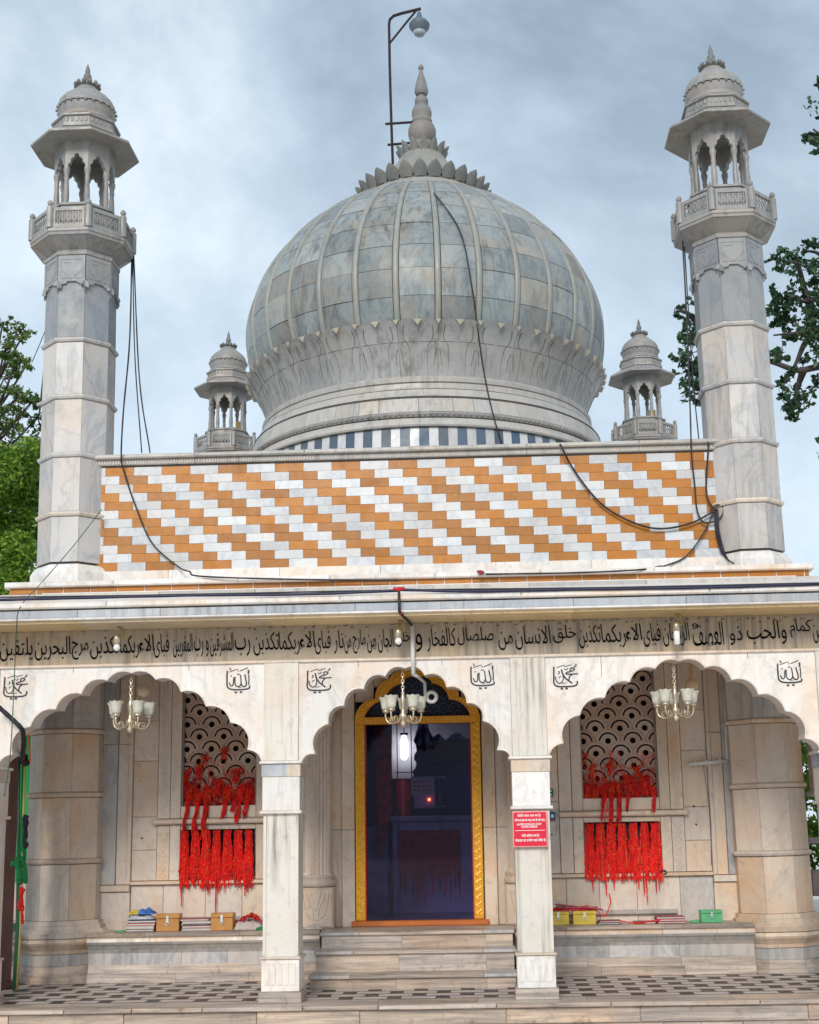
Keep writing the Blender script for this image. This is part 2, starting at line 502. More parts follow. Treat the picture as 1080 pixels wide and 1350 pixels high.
def catmull(pts, n=8):
    pts = [Vector(p) for p in pts]
    P = [pts[0] * 2 - pts[1]] + pts + [pts[-1] * 2 - pts[-2]]
    o = []
    for i in range(1, len(P) - 2):
        for k in range(n):
            t = k / n
            a, b, c, d = P[i - 1], P[i], P[i + 1], P[i + 2]
            o.append(0.5 * ((2 * b) + (c - a) * t + (2 * a - 5 * b + 4 * c - d) * t * t + (3 * b - a - 3 * c + d) * t ** 3))
    o.append(pts[-1])
    return o


# ------------------------------------------------------------------ setting
def struct(name, mb, mat, **k):
    return tag(mb.build(name, mat, None, **k), kind='structure')


m = MB(); m.box(-300, 300, -60, 500, -0.6, -0.36)
struct('ground', m, M['paving'])

# raised marble platform of the porch (front edge courses are slabs of their own)
m = MB(); m.box(-9, 9, -0.20, 14, -0.36, -0.012)
platform = struct('floor', m, M['banded'])
xx = -6.2
k = 0
while xx < 6.0:
    wd = R.uniform(0.55, 1.25)
    boxpart('slab', M['banded'], platform, xx, xx + wd - 0.006, -0.255 - R.random() * .004, -0.15, -0.035, 0.0, ch=0.006)
    xx += wd
for z0, z1, yy in ((-0.165, -0.04, -0.215), (-0.36, -0.172, -0.232)):
    xx = -6.4 + R.random()
    while xx < 6.0:
        wd = R.uniform(0.6, 1.5)
        boxpart('slab', M['banded'], platform, xx, xx + wd - 0.006, yy - R.random() * .004, -0.195, z0, z1, ch=0.004)
        xx += wd
# plain marble strip behind the edge
xx = -6.2
while xx < 6.0:
    wd = R.uniform(0.7, 1.3)
    boxpart('slab', M['banded'], platform, xx, xx + wd - 0.004, -0.148, 0.16, -0.05, 0.0)
    xx += wd
# chequered strip floor: rows of black and peach tiles between long white strips
ft = MB()
rowd = 0.186
y = 0.163
row = 0
while y < 1.95:
    sh_ = -6.15 + (.2125 if row % 2 else 0)
    for i in range(30):
        X = sh_ + i * .425
        ft.box(X - .008, X + .114, y + .001, y + rowd - .001, -.03, 0.0, 0)
        ft.box(X + .116, X + .415, y + .001, y + .022, -.03, 0.0, 0)
        ft.box(X + .116, X + .415, y + .023, y + .060, -.03, 0.0, 1)
        ft.box(X + .116, X + .415, y + .062, y + .148, -.03, 0.001, 2)
        ft.box(X + .116, X + .415, y + .150, y + rowd - .001, -.03, 0.0, 1)
    y += rowd
    row += 1
o = ft.build('floor_tiles', [M['black_tile'], M['peach_tile'], M['tile_white']], platform)
tag(o, 'black and peach tiles laid between white strips', kind='stuff')

# ------------------------------------------------------------------ main building: shrine wall with windows and door
shrine = thing('shrine_building', (0, 2.15, 0), 'marble shrine hall with two carved lattice windows flanking a golden doorway', 'shrine')
WY = 2.15


def slab_w(x0, x1, z0, z1, y=WY, d=0.06, mat='warm', name='slab', parent=None, ch=0.004):
    if x0 > x1: x0, x1 = x1, x0
    return boxpart(name, M[mat], parent or shrine, x0 + .0015, x1 - .0015, y, y + d, z0 + .0015, z1 - .0015, ch=ch)


# core walls behind the facing slabs, with real openings
c = MB()
for sx in (-1, 1):
    def cb(a, b, z0, z1, y0=WY + .045, y1=WY + .25):
        c.box(min(sx * a, sx * b), max(sx * a, sx * b), y0, y1, z0, z1)
    cb(0.66, 1.64, 0, 3.9)
    cb(2.55, 3.5, 0, 3.9)
    cb(1.64, 2.55, 0, 0.93)
    cb(1.64, 2.55, 1.52, 1.67)
    cb(1.64, 2.55, 3.12, 3.9)
c.box(-0.66, 0.66, WY + .045, WY + .25, 3.12, 3.9)
c.box(-0.66, 0.66, WY + .045, WY + .25, 0, 0.46)
c.box(-3.45, -3.25, WY + .3, 10.4, 0, 5.2)
c.box(3.25, 3.45, WY + .3, 10.4, 0, 5.2)
c.box(-3.25, 3.25, 10.2, 10.4, 0, 5.2)
c.build('wall', M['joint'], shrine)
boxpart('roof', M['dark_stone'], shrine, -3.6, 3.6, 2.45, 10.6, 5.2, 5.36)

# dark room behind
roomm = MB()
roomm.box(-3.24, 3.24, 5.6, 5.7, 0, 3.9)
roomm.box(-3.24, -3.14, 2.45, 5.6, 0, 3.9)
roomm.box(3.14, 3.24, 2.45, 5.6, 0, 3.9)
roomm.box(-3.14, 3.14, 2.45, 5.6, 3.3, 3.4)
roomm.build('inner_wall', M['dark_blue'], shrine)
boxpart('inner_floor', M['unlit_marble'], shrine, -3.14, 3.14, 2.2, 5.6, 0.38, 0.46)
# low marble screen inside, with a maroon panel
ins = thing('inner_screen', (0, 4.2, 0.46), 'low marble screen hung with maroon threads inside the dark doorway', 'screen')


def p2(x, y, Y):
    q = at(x, y, Y)
    return q.x, q.z


a = p2(517, 1084, 4.2); b = p2(640, 1212, 4.2)
boxpart('post', M['unlit_marble'], ins, a[0], a[0] + .07, 4.2, 4.3, .46, a[1], ch=.01)
boxpart('top_rail', M['unlit_marble'], ins, a[0] - .02, 1.0, 4.17, 4.33, a[1] + .002, a[1] + .07, ch=.012)
a1 = p2(527, 1095, 4.2); b1 = p2(608, 1150, 4.2)
boxpart('panel', M['unlit_marble'], ins, a[0] + .072, 1.0, 4.24, 4.30, .46, a[1], ch=.01)
for q in (1, 2, 3):
    boxpart('lower_rail', M['unlit_marble'], ins, a[0] + .074, 0.95, 4.225, 4.238, b1[1] - .1 * q, b1[1] - .1 * q + .03)
boxpart('maroon_panel', M['maroon'], ins, a1[0], b1[0], 4.232, 4.239, b1[1] + .05, a1[1])
mm = MB()
for k in range(160):
    X = R.uniform(a1[0], b1[0]); z0 = a1[1] - R.random() * .1; z1 = b1[1] - R.random() ** 3 * .35
    mm.tube([(X, 4.235 - R.random() * .03, z0), (X + R.uniform(-.02, .02), 4.2, (z0 + z1) / 2), (X + R.uniform(-.02, .02), 4.21, z1)], .011, 4, taper=.4)
mm.build('hanging_threads', M['maroon'], ins)
lt = MB()
a2 = p2(478, 1090, 4.35)
lt.box(a2[0] - .2, a2[0] + .3, 4.36, 4.42, .46, a2[1])
lt.build('panel', M['unlit_marble'], ins)
# red pillar with white lobed bracket inside, lit lamp above
pil = p2(532, 1082, 4.5); ptop = p2(533, 1030, 4.5)
ip = thing('inner_pillar', (pil[0], 4.5, .46), 'glittering red pillar with white lobed capital inside the doorway', 'pillar')
t = MB(); t.lathe([(.10, .46), (.10, pil[1]), (.105, pil[1]), (.105, ptop[1] + .03)], 16, (pil[0], 4.5)); t.build('shaft', M['red_col'], ip, smooth=True, auto=40)
t = MB()
zt = ptop[1] + .03
zz = p2(533, 963, 4.5)[1] + .25
prof = [(.11, zt), (.14, zt + .04), (.12, zt + .08), (.16, zt + .12), (.175, zt + .18), (.145, zt + .23), (.15, zt + .28), (.18, zt + .33), (.17, zt + .40), (.14, zt + .45), (.16, zt + .5), (.19, zt + .6), (.24, zz)]
lp = [(pil[0] - r_, z_) for r_, z_ in prof] + [(pil[0] + r_, z_) for r_, z_ in reversed(prof)]
t.prism([lp], 4.38, 4.62)
t.build('capital', plain('white_capital_paint', (0.7, 0.72, 0.66), 0.6), ip)
lc = p2(533, 985, 4.2)
ll = thing('lit_lamp', (lc[0], 4.2, lc[1]), 'glowing white lamp in front of the white capital inside the doorway', 'lamp')
t = MB(); t.lathe([(.02, lc[1] - .15), (.04, lc[1] - .12), (.045, lc[1] + .06), (.02, lc[1] + .14)], 14, (lc[0], 4.2)); t.build('bulb', M['lit_lamp'], ll, smooth=True)
t = MB()
t.lathe([(.05, lc[1] + .145), (.05, lc[1] + .17)], 14, (lc[0], 4.2))
for s_ in (-.085, .085):
    t.tube([(lc[0] + s_, 4.2, 3.3), (lc[0] + s_, 4.2, lc[1] - .42)], .007, 5)
t.tube([(lc[0] - .12, 4.2, lc[1] - .3), (lc[0] + .12, 4.2, lc[1] - .3)], .006, 5)
t.tube([(lc[0], 4.2, 3.3), (lc[0], 4.2, lc[1] + .15)], .006, 5)
t.build('lamp_frame', M['iron'], ll)
# second white arch band to the right inside
t = MB()
lp = [p2(x, y, 4.5) for x, y in ((566, 962), (571, 972), (579, 967), (588, 976), (597, 968), (606, 966), (613, 972), (621, 974), (626, 968), (628, 930), (560, 930))]
t.prism([lp], 4.45, 4.6)
o = t.build('inner_arch', plain('white_arch_paint', (0.55, 0.56, 0.55), 0.6), shrine)
# maroon draped cloth, tawny panel, box with red light, notice
a = p2(505, 1005, 4.0); b = p2(500, 1130, 4.0)
t = MB()
t.tube([(a[0], 4.0, a[1] + .5), (a[0], 4.0, a[1]), (a[0] + .01, 4, (a[1] + b[1]) / 2), (b[0], 4.0, b[1])], [.12, .11, .10, .03], 10, sy=.5)
tag(t.build('hanging_cloth', M['maroon'], None, smooth=True), 'maroon cloth hanging inside the doorway left of the red pillar', 'cloth')
a = p2(628, 1000, 3.2); b = p2(628, 1100, 3.2)
t = MB()
t.tube([(a[0] + .06, 3.2, a[1] + .5), (a[0] + .06, 3.2, a[1]), (b[0] + .05, 3.2, b[1])], [.08, .08, .03], 10, sy=.5)
tag(t.build('hanging_cloth', M['maroon'], None, smooth=True), 'maroon cloth hanging just inside the right jamb of the doorway', 'cloth')
a = p2(565, 978, 5.4); b = p2(612, 1008, 5.4)
boxpart('panel', plain('tawny_plaster', (0.14, 0.075, 0.06), 0.8), shrine, a[0], b[0] + .1, 5.5, 5.58, b[1], a[1])
boxpart('beam', M['teal'], shrine, a[0] - .1, 1.6, 5.40, 5.5, b[1] - .09, b[1])
nb = p2(542, 1025, 3.9); ne = p2(572, 1048, 3.9); bb = p2(546, 1066, 3.9)
bx = thing('donation_box', (nb[0], 3.9, bb[1]), 'grey box with small red light below a notice inside the doorway', 'box')
boxpart('case', M['unlit_marble'], bx, nb[0] + .02, ne[0] + .02, 3.92, 4.1, bb[1], nb[1] + .01, ch=.01)
lx = p2(566, 1054, 3.9)
t = MB(); t.ball((lx[0], 3.905, lx[1]), .016); t.build('red_light', M['red_led'], bx)
t = MB()
for zc in (nb[1] - .0, bb[1] + .02):
    t.tube([(ne[0], 3.95, zc), (ne[0] + .14, 3.95, zc)], .008, 6)
t.tube([(ne[0] + .07, 3.95, nb[1]), (ne[0] + .07, 3.95, bb[1])], .008, 6)
t.build('hinge_bar', M['steel'], bx)
no = tag(boxpart('notice', M['paper'], None, nb[0], ne[0], 3.88, 3.889, ne[1], nb[1]), 'white paper notice pinned above the box inside the doorway', 'notice')
t = MB()
for r_ in range(3):
    for q in range(5):
        x0 = nb[0] + .03 + q * .045
        t.box(x0, x0 + .03, 3.877, 3.879, nb[1] - .06 - r_ * .05, nb[1] - .045 - r_ * .05)
t.build('writing', M['thread_dark'], no)

# near-black sheets painting the unlit interior behind windows and grilles
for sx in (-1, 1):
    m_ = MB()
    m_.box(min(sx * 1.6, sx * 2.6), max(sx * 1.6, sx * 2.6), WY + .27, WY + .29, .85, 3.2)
    m_.build('window_dark_sheet', M['dark'], shrine)

# facing slabs, mirrored
for sx in (-1, 1):
    S = lambda a, b, z0, z1, **k: slab_w(sx * a, sx * b, z0, z1, **k)
    # base course
    for a, b in ((1.22, 1.5), (1.5, 1.84), (1.84, 2.22), (2.22, 2.66), (2.66, 3.0)):
        S(a, b, 0.47, 0.925, mat='warm' if R.random() < .85 else 'shaft')
    S(3.0, 3.32, 0.47, 0.86, y=WY - .03, d=.1)
    S(1.30, 2.62, 0.555, 0.60, y=WY - .05, d=.05, mat='drum', name='ledge')
    # rails
    S(1.24, 3.0, 0.927, 0.965, y=WY - .045, d=.1, name='sill')
    S(3.0, 3.32, 0.862, 0.93, y=WY - .06, d=.12, name='sill')
    S(1.45, 2.78, 1.535, 1.595, y=WY - .075, d=.13, name='rail', ch=.015)
    # window frames
    for z0, z1 in ((0.967, 1.533), (1.597, 3.2)):
        iz0, iz1 = (1.0, 1.478) if z1 < 2 else (1.725, 3.1)
        S(1.59, 1.70, z0, z1, y=WY - .02, d=.09, name='window_frame')
        S(2.49, 2.60, z0, z1, y=WY - .02, d=.09, name='window_frame')
        S(1.70, 2.49, z0, iz0, y=WY - .017, d=.09, name='window_frame')
        S(1.70, 2.49, iz1, z1, y=WY - .017, d=.09, name='window_frame')
        S(1.70, 1.715, iz0, iz1, y=WY + .01, d=.06, name='window_frame', mat='carved')
        S(2.475, 2.49, iz0, iz1, y=WY + .01, d=.06, name='window_frame', mat='carved')
    # carved strips with a chevron relief
    for a, b in ((1.455, 1.588), (2.602, 2.735)):
        for z0, z1 in ((.967, 1.533), (1.597, 3.2)):
            S(a, b, z0, z1, y=WY - .012, d=.07, name='carved_strip')
            ch_ = MB()
            xm = sx * (a + b) / 2
            z = z0 + .05
            while z < z1 - .06:
                for q in (-1, 1):
                    ch_.tube([(xm - .038, WY - .012, z), (xm, WY - .014, z + q * .025), (xm + .038, WY - .012, z)], .004, 4)
                z += .07
            tag(ch_.build('carved_chevrons', M['warm'], shrine), kind='stuff')
    # plain slabs towards the minaret
    zs = [.967, 1.28, 1.62, 2.2, 2.62, 3.2]
    for z0, z1 in zip(zs, zs[1:]):
        S(2.737, 3.0, z0, z1)
    for z0, z1 in ((.932, 2.38), (2.38, 3.2)):
        S(3.0, 3.045, z0, z1, y=WY - .035, d=.09)
        S(3.045, 3.16, z0, z1, y=WY - .012, d=.07)
        S(3.16, 3.32, z0, z1, y=WY - .035, d=.09, mat='shaft')
    for z0, z1 in ((.967, 1.7), (1.7, 2.45), (2.45, 3.2)):
        S(1.22, 1.453, z0, z1)
    # upper wall
    S(.9, 3.32, 3.2, 3.33, y=WY - .05, d=.1, name='cornice', ch=.02)
    # recess and jambs of the doorway
    for z0, z1 in ((.47, 1.45), (1.45, 3.2)):
        S(.665, .80, z0, z1, y=WY - .03, d=.1, name='door_jamb')
        S(.80, 1.22, z0, z1, y=WY + .01, d=.06)
    for a, b, z0 in ((.46, .66, 2.775), (.30, .459, 2.93), (.001, .299, 3.06)):
        S(a, b, z0, 3.2, y=WY + .005, d=.05)
    # fluted half column on a carved base
    cxp, cyp = sx * 1.05, WY - .05
    t = MB(); t.lathe([(.16, .97), (.155, 1.0), (.14, 1.02), (.135, 1.04), (.135, 2.56)], 160, (cxp, cyp), flute=.17, nf=20)
    t.build('fluted_column', M['warm'], shrine, smooth=True, auto=50)
    t = MB(); t.lathe([(.165, .88), (.185, .9), (.185, .94), (.165, .96), (.175, .975), (.17, 1.0)], 32, (cxp, cyp)); t.build('column_collar', M['warm'], shrine, smooth=True, auto=50)
    t = MB(); t.lathe([(.165, 2.56), (.19, 2.6), (.19, 2.66), (.17, 2.7), (.21, 2.82), (.21, 3.2)], 32, (cxp, cyp)); t.build('column_capital', M['warm'], shrine, smooth=True, auto=50)
    boxpart('column_base', M['warm'], shrine, cxp - .18, cxp + .18, WY - .24, WY, .475, .878, ch=.02)
    t = MB()
    for q in (-1, 1):
        t.tube(catmull([(cxp + q * .02, WY - .243, .56), (cxp + q * .09, WY - .243, .62), (cxp + q * .12, WY - .243, .74), (cxp + q * .13, WY - .243, .82)]), .009, 5)
        t.tube(catmull([(cxp + q * .02, WY - .243, .56), (cxp + q * .04, WY - .243, .68), (cxp + q * .10, WY - .243, .82)]), .009, 5)
    t.tube(catmull([(cxp - .05, WY - .243, .82), (cxp, WY - .243, .66), (cxp + .05, WY - .243, .82)]), .008, 5)
    t.build('carved_leaves', M['warm'], shrine)
# small wall stains: mounting holes
for x_, y_ in ((915, 1063), (918, 1087), (506 / 2.7, 1105)):
    q = at(x_, y_, WY - .002)
    t = MB(); t.ball((q.x, WY, q.z), .012, 8, 4)
    tag(t.build('wall_plug', M['iron'] if x_ == 915 else M['book_red'], shrine), kind=None)

# window lattice: overlapping fan scales, each a pierced stone piece
A = 0.13


def scale_loops(cx_, cz_):
    n = 12
    outer = [(cx_ + A * math.cos(PI * k / n), cz_ + A * math.sin(PI * k / n)) for k in range(n + 1)]
    # concave lower edges follow the two scales below
    left = [(cx_ - A + A * math.cos(PI / 2 * k / 6 + 0), cz_ - A + A * math.sin(PI / 2 - 0 + 0) * 0 + A * math.sin(PI / 2 - PI / 2 * k / 6)) for k in range(0)]
    low = []
    for k in range(1, 7):       # from (-A,0) down to (0,-A)
        t_ = PI / 2 - PI / 2 * k / 6
        low.append((cx_ - A + A * math.cos(t_), cz_ - A + A * math.sin(t_)))
    for k in range(1, 6):
        t_ = PI - PI / 2 * k / 6
        low.append((cx_ + A + A * math.cos(t_), cz_ - A + A * math.sin(t_)))
    body = outer + low
    s_ = .985
    body = [(cx_ + (x - cx_) * s_, cz_ + (z - cz_) * s_) for x, z in body]
    ro, ri = .100, .082
    a0, a1 = math.radians(6), math.radians(174)
    slit = [(cx_ + ro * math.cos(a0 + (a1 - a0) * k / 10), cz_ + ro * math.sin(a0 + (a1 - a0) * k / 10)) for k in range(11)]
    slit += [(cx_ + ri * math.cos(a1 + (a0 - a1) * k / 10), cz_ + ri * math.sin(a1 + (a0 - a1) * k / 10)) for k in range(11)]
    hole = [(cx_ + .032 * math.cos(2 * PI * k / 10), cz_ + .008 + .032 * math.sin(2 * PI * k / 10)) for k in range(10)]
    return [body, slit, hole]


sm = MB()
sm.prism(scale_loops(0, 0), WY - .02, WY + .02)
proto_scale = None
for sx in (-1, 1):
    xc = sx * 2.095
    row = 0
    z = 1.66
    while z < 3.2:
        off = 0 if row % 2 == 0 else A
        for k in range(-2, 3):
            X = xc + off + k * 2 * A + .03
            if abs(X - xc) > .395 + A * .7: continue
            if proto_scale is None:
                o = sm.build('lattice_scale', M['lattice'], shrine)
                proto_scale = o
            else:
                o = proto_scale.copy(); COL.objects.link(o)
            o.location = (X, .09 + R.random() * .002, z)
        z += A
        row += 1
    # lower grille of vertical bars
    for k in range(8):
        X = sx * 1.72 + sx * k * (.75 / 7)
        boxpart('grille_bar', M['dark'], shrine, X - .018, X + .018, WY + .05, WY + .08, .97, 1.5)

# ------------------------------------------------------------------ golden door frame
df = thing('door_frame', (0, 2.1, .475), 'carved golden door frame with lobed fanlight over the dark doorway', 'door frame')


def lobe(p, q, sag, n=7):
    """points from p to q bulging to the left of p->q by sag"""
    p, q = Vector(p), Vector(q)
    d = q - p
    nrm = Vector((-d.y, d.x)).normalized()
    ln = d.length
    r_ = (ln * ln / 4 + sag * sag) / (2 * sag)
    cc = (p + q) / 2 + nrm * (sag - r_)
    a0 = math.atan2(p.y - cc.y, p.x - cc.x)
    a1 = math.atan2(q.y - cc.y, q.x - cc.x)
    da = a1 - a0
    while da > PI: da -= 2 * PI
    while da < -PI: da += 2 * PI
    if sag > ln / 2 and da > 0:
        da -= 2 * PI
    return [(cc.x + r_ * math.cos(a0 + da * k / n), cc.y + r_ * math.sin(a0 + da * k / n)) for k in range(n)]


def lobed(half, sags, n=7):
    """half: cusps from left spring to apex (x<=0). returns full open outline left->right"""
    L_ = []
    for (p, q), s_ in zip(zip(half, half[1:]), sags):
        L_ += lobe(p, q, s_, n)
    L_.append(half[-1])
    Rr = [(-x, z) for x, z in reversed(L_[:-1])]
    return L_ + Rr


outer = lobed([(-.655, 2.60), (-.44, 2.80), (-.30, 3.00), (0, 3.10)], [.055, .045, .05])
inner = lobed([(-.555, 2.605), (-.335, 2.78), (-.16, 2.955), (0, 3.02)], [.05, .045, .04])
YF = 2.08
t = MB()
t.prism([outer + [(.655, 2.532), (-.655, 2.532)], list(reversed(inner)) ], YF, YF + .12)
t.build('arched_head', M['gold'], df)
for s_ in (-1, 1):
    boxpart('side_post', M['gold'], df, min(s_ * .555, s_ * .655), max(s_ * .555, s_ * .655), YF, YF + .12, .53, 2.53, ch=.012)
    # carved zigzag relief
    t = MB()
    z = .56
    k = 0
    while z < 2.5:
        t.tube([(s_ * .575, YF - .001, z), (s_ * .635, YF - .004, z + .03)] if k % 2 else [(s_ * .635, YF - .001, z), (s_ * .575, YF - .004, z + .03)], .0075, 5)
        t.ball((s_ * .605 + .014 * (1 if k % 2 else -1), YF, z + .032), .011, 6, 4)
        z += .038
        k += 1
    for q in (.565, .645):
        t.tube([(s_ * q, YF - .001, .54), (s_ * q, YF - .001, 2.53)], .005, 5)
    tag(t.build('relief', M['gold_hi'], df), kind='stuff')
    boxpart('inner_edge', M['magenta'], df, min(s_ * .545, s_ * .553), max(s_ * .545, s_ * .553), YF + .01, YF + .12, .53, 2.53)
boxpart('transom', M['gold'], df, -.553, .553, YF + .003, YF + .11, 2.535, 2.603, ch=.008)
t = MB()
for k in range(24):
    t.ball((-.53 + k * .046, YF + .003, 2.57), .011, 6, 4)
pp = lobed([(-.60, 2.60), (-.39, 2.79), (-.23, 2.98), (0, 3.06)], [.052, .045, .045], 9)
for k in range(0, len(pp), 1):
    t.ball((pp[k][0], YF, pp[k][1]), .011, 6, 4)
t.build('relief', M['gold_hi'], df)
boxpart('sill', M['orange_sill'], df, -.70, .70, YF - .03, YF + .12, .476, .53, ch=.008)
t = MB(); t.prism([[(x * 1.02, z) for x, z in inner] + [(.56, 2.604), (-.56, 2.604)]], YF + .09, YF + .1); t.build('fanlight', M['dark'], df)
for r_ in range(5):
    for k in range(-5, 6):
        X = k * .11 + (0.055 if r_ % 2 else 0)
        z = 2.62 + r_ * .075
        if abs(X) < .50 - max(0, r_ - 1) * .12:
            t = MB()
            t.tube([(X + .05 * math.cos(PI * q / 6), YF + .085, z + .05 * math.sin(PI * q / 6)) for q in range(7)], .008, 4)
            t.ball((X, YF + .085, z + .012), .013, 6, 4)
            t.build('fan_scale', M['teal'], df)

gm, t, b = newmat('tinted_glass')
t.nodes.remove(b)
tr_ = t.nodes.new('ShaderNodeBsdfTransparent'); tr_.inputs[0].default_value = (0.80, 0.76, 0.92, 1)
gl_ = t.nodes.new('ShaderNodeBsdfGlossy'); gl_.inputs['Roughness'].default_value = 0.03; gl_.inputs[0].default_value = (.8, .85, 1, 1)
fr_ = t.nodes.new('ShaderNodeFresnel'); fr_.inputs[0].default_value = 1.5
ms_ = t.nodes.new('ShaderNodeMixShader')
t.links.new(math_(t, 'MULTIPLY', fr_.outputs[0], 0.22), ms_.inputs[0]); t.links.new(tr_.outputs[0], ms_.inputs[1]); t.links.new(gl_.outputs[0], ms_.inputs[2])
t.links.new(ms_.outputs[0], t.nodes['Material Output'].inputs[0])
boxpart('glass_pane', gm, df, -.544, .544, YF + .06, YF + .066, .531, 2.534)

# ------------------------------------------------------------------ bench ledges and steps
PROF = [(0.0, 0.0), (0.0, .08), (-.025, .085), (-.04, .165), (-.045, .17), (-.045, .28), (-.02, .315), (.02, .365), (.035, .37), (.05, .395), (.04, .425), (.02, .435), (.045, .445), (.055, .475), (.03, .48)]


def bench(x0, x1, label):
    b_ = thing('stone_bench', ((x0 + x1) / 2, 1.8, 0), label, 'bench')
    # rows split into slabs
    rows = [(0, 2, 'banded'), (2, 4, 'banded'), (4, 6, 'shaft'), (6, 9, 'drum'), (9, 12, 'warm'), (12, 14, 'banded')]
    for a, b, mt in rows:
        x = x0
        while x < x1 - .01:
            wd = min(R.uniform(.45, 1.0), x1 - x)
            if x1 - x - wd < .2: wd = x1 - x
            mm = MB()
            pts = PROF[a:b + 1]
            n = len(pts)
            vs = []
            for X in (x + .0015, x + wd - .0015):
                for d, z in pts:
                    vs.append((X, 1.70 - d, z))
                vs.append((X, 2.14, pts[-1][1])); vs.append((X, 2.14, pts[0][1]))
            q = n + 2
            fs = [tuple(range(q)), tuple(range(2 * q - 1, q - 1, -1))]
            for i in range(q):
                j = (i + 1) % q
                fs.append((i, j, j + q, i + q))
            mm.add(vs, fs)
            mm.build('slab', M[mt], b_)
            x += wd
    return b_


bench(-3.30, -.975, 'stepped marble bench with boxes on it left of the central steps')
bench(.955, 3.30, 'stepped marble bench with green box on it right of the central steps')

st = thing('marble_steps', (0, 1.2, 0), 'three grey and brown marble steps rising to the golden doorway', 'steps')
for (y0, z0, z1, xw0, xw1) in ((.84, .001, .13, -.965, .935), (1.12, .13, .322, -.95, .93), (1.40, .322, .475, -.925, .925)):
    for a, b in ((0, .42), (.42, .86), (.86, 1)):
        A0, B0 = xw0 + (xw1 - xw0) * a, xw0 + (xw1 - xw0) * b
        boxpart('riser', M['banded'], st, A0 + .001, B0 - .001, y0 + .02, y0 + .33, z0 + .001, z1 - .034)
        j = R.uniform(-.1, .1) if 0 < a else 0
    for a, b in ((0, .2), (.2, .84), (.84, 1)):
        A0, B0 = xw0 - .015 + (xw1 + .03 - xw0) * a, xw0 - .015 + (xw1 + .03 - xw0) * b
        boxpart('tread', M['banded' if a == .2 else 'shaft'], st, A0 + .001, B0 - .001, y0 - .01, y0 + .335, z1 - .032, z1, ch=.006)
boxpart('landing', M['banded'], st, -.972, .952, 1.74, 2.07, .2, .475)

# ------------------------------------------------------------------ minarets
def octa(mb, prof, c, mi=0):
    mb.lathe(prof, 8, c, mi, a0=PI / 8)


def face_slab(mb, c, i, R0, R1, z0, z1, inner=.06, gap=.0014):
    """slab on octagon side i; R0 bottom circumradius, R1 top"""
    a = PI / 8 + i * PI / 4
    b = a + PI / 4
    vs = []
    for rr, z in ((R0, z0), (R1, z1)):
        for ang, s_ in ((a, 1), (b, -1)):
            P = Vector((rr * math.cos(ang), rr * math.sin(ang)))
            tdir = Vector((-math.sin((a + b) / 2), math.cos((a + b) / 2)))
            P = P + tdir * gap * s_
            vs.append((c[0] + P.x, c[1] + P.y, z))
            Pi = P * (1 - inner / rr)
            vs.append((c[0] + Pi.x, c[1] + Pi.y, z))
    # order: (a0 out,in),(b0 out,in),(a1 out,in),(b1 out,in)
    mb.add(vs, [(0, 2, 6, 4), (1, 5, 7, 3), (0, 4, 5, 1), (2, 3, 7, 6), (0, 1, 3, 2), (4, 6, 7, 5)])


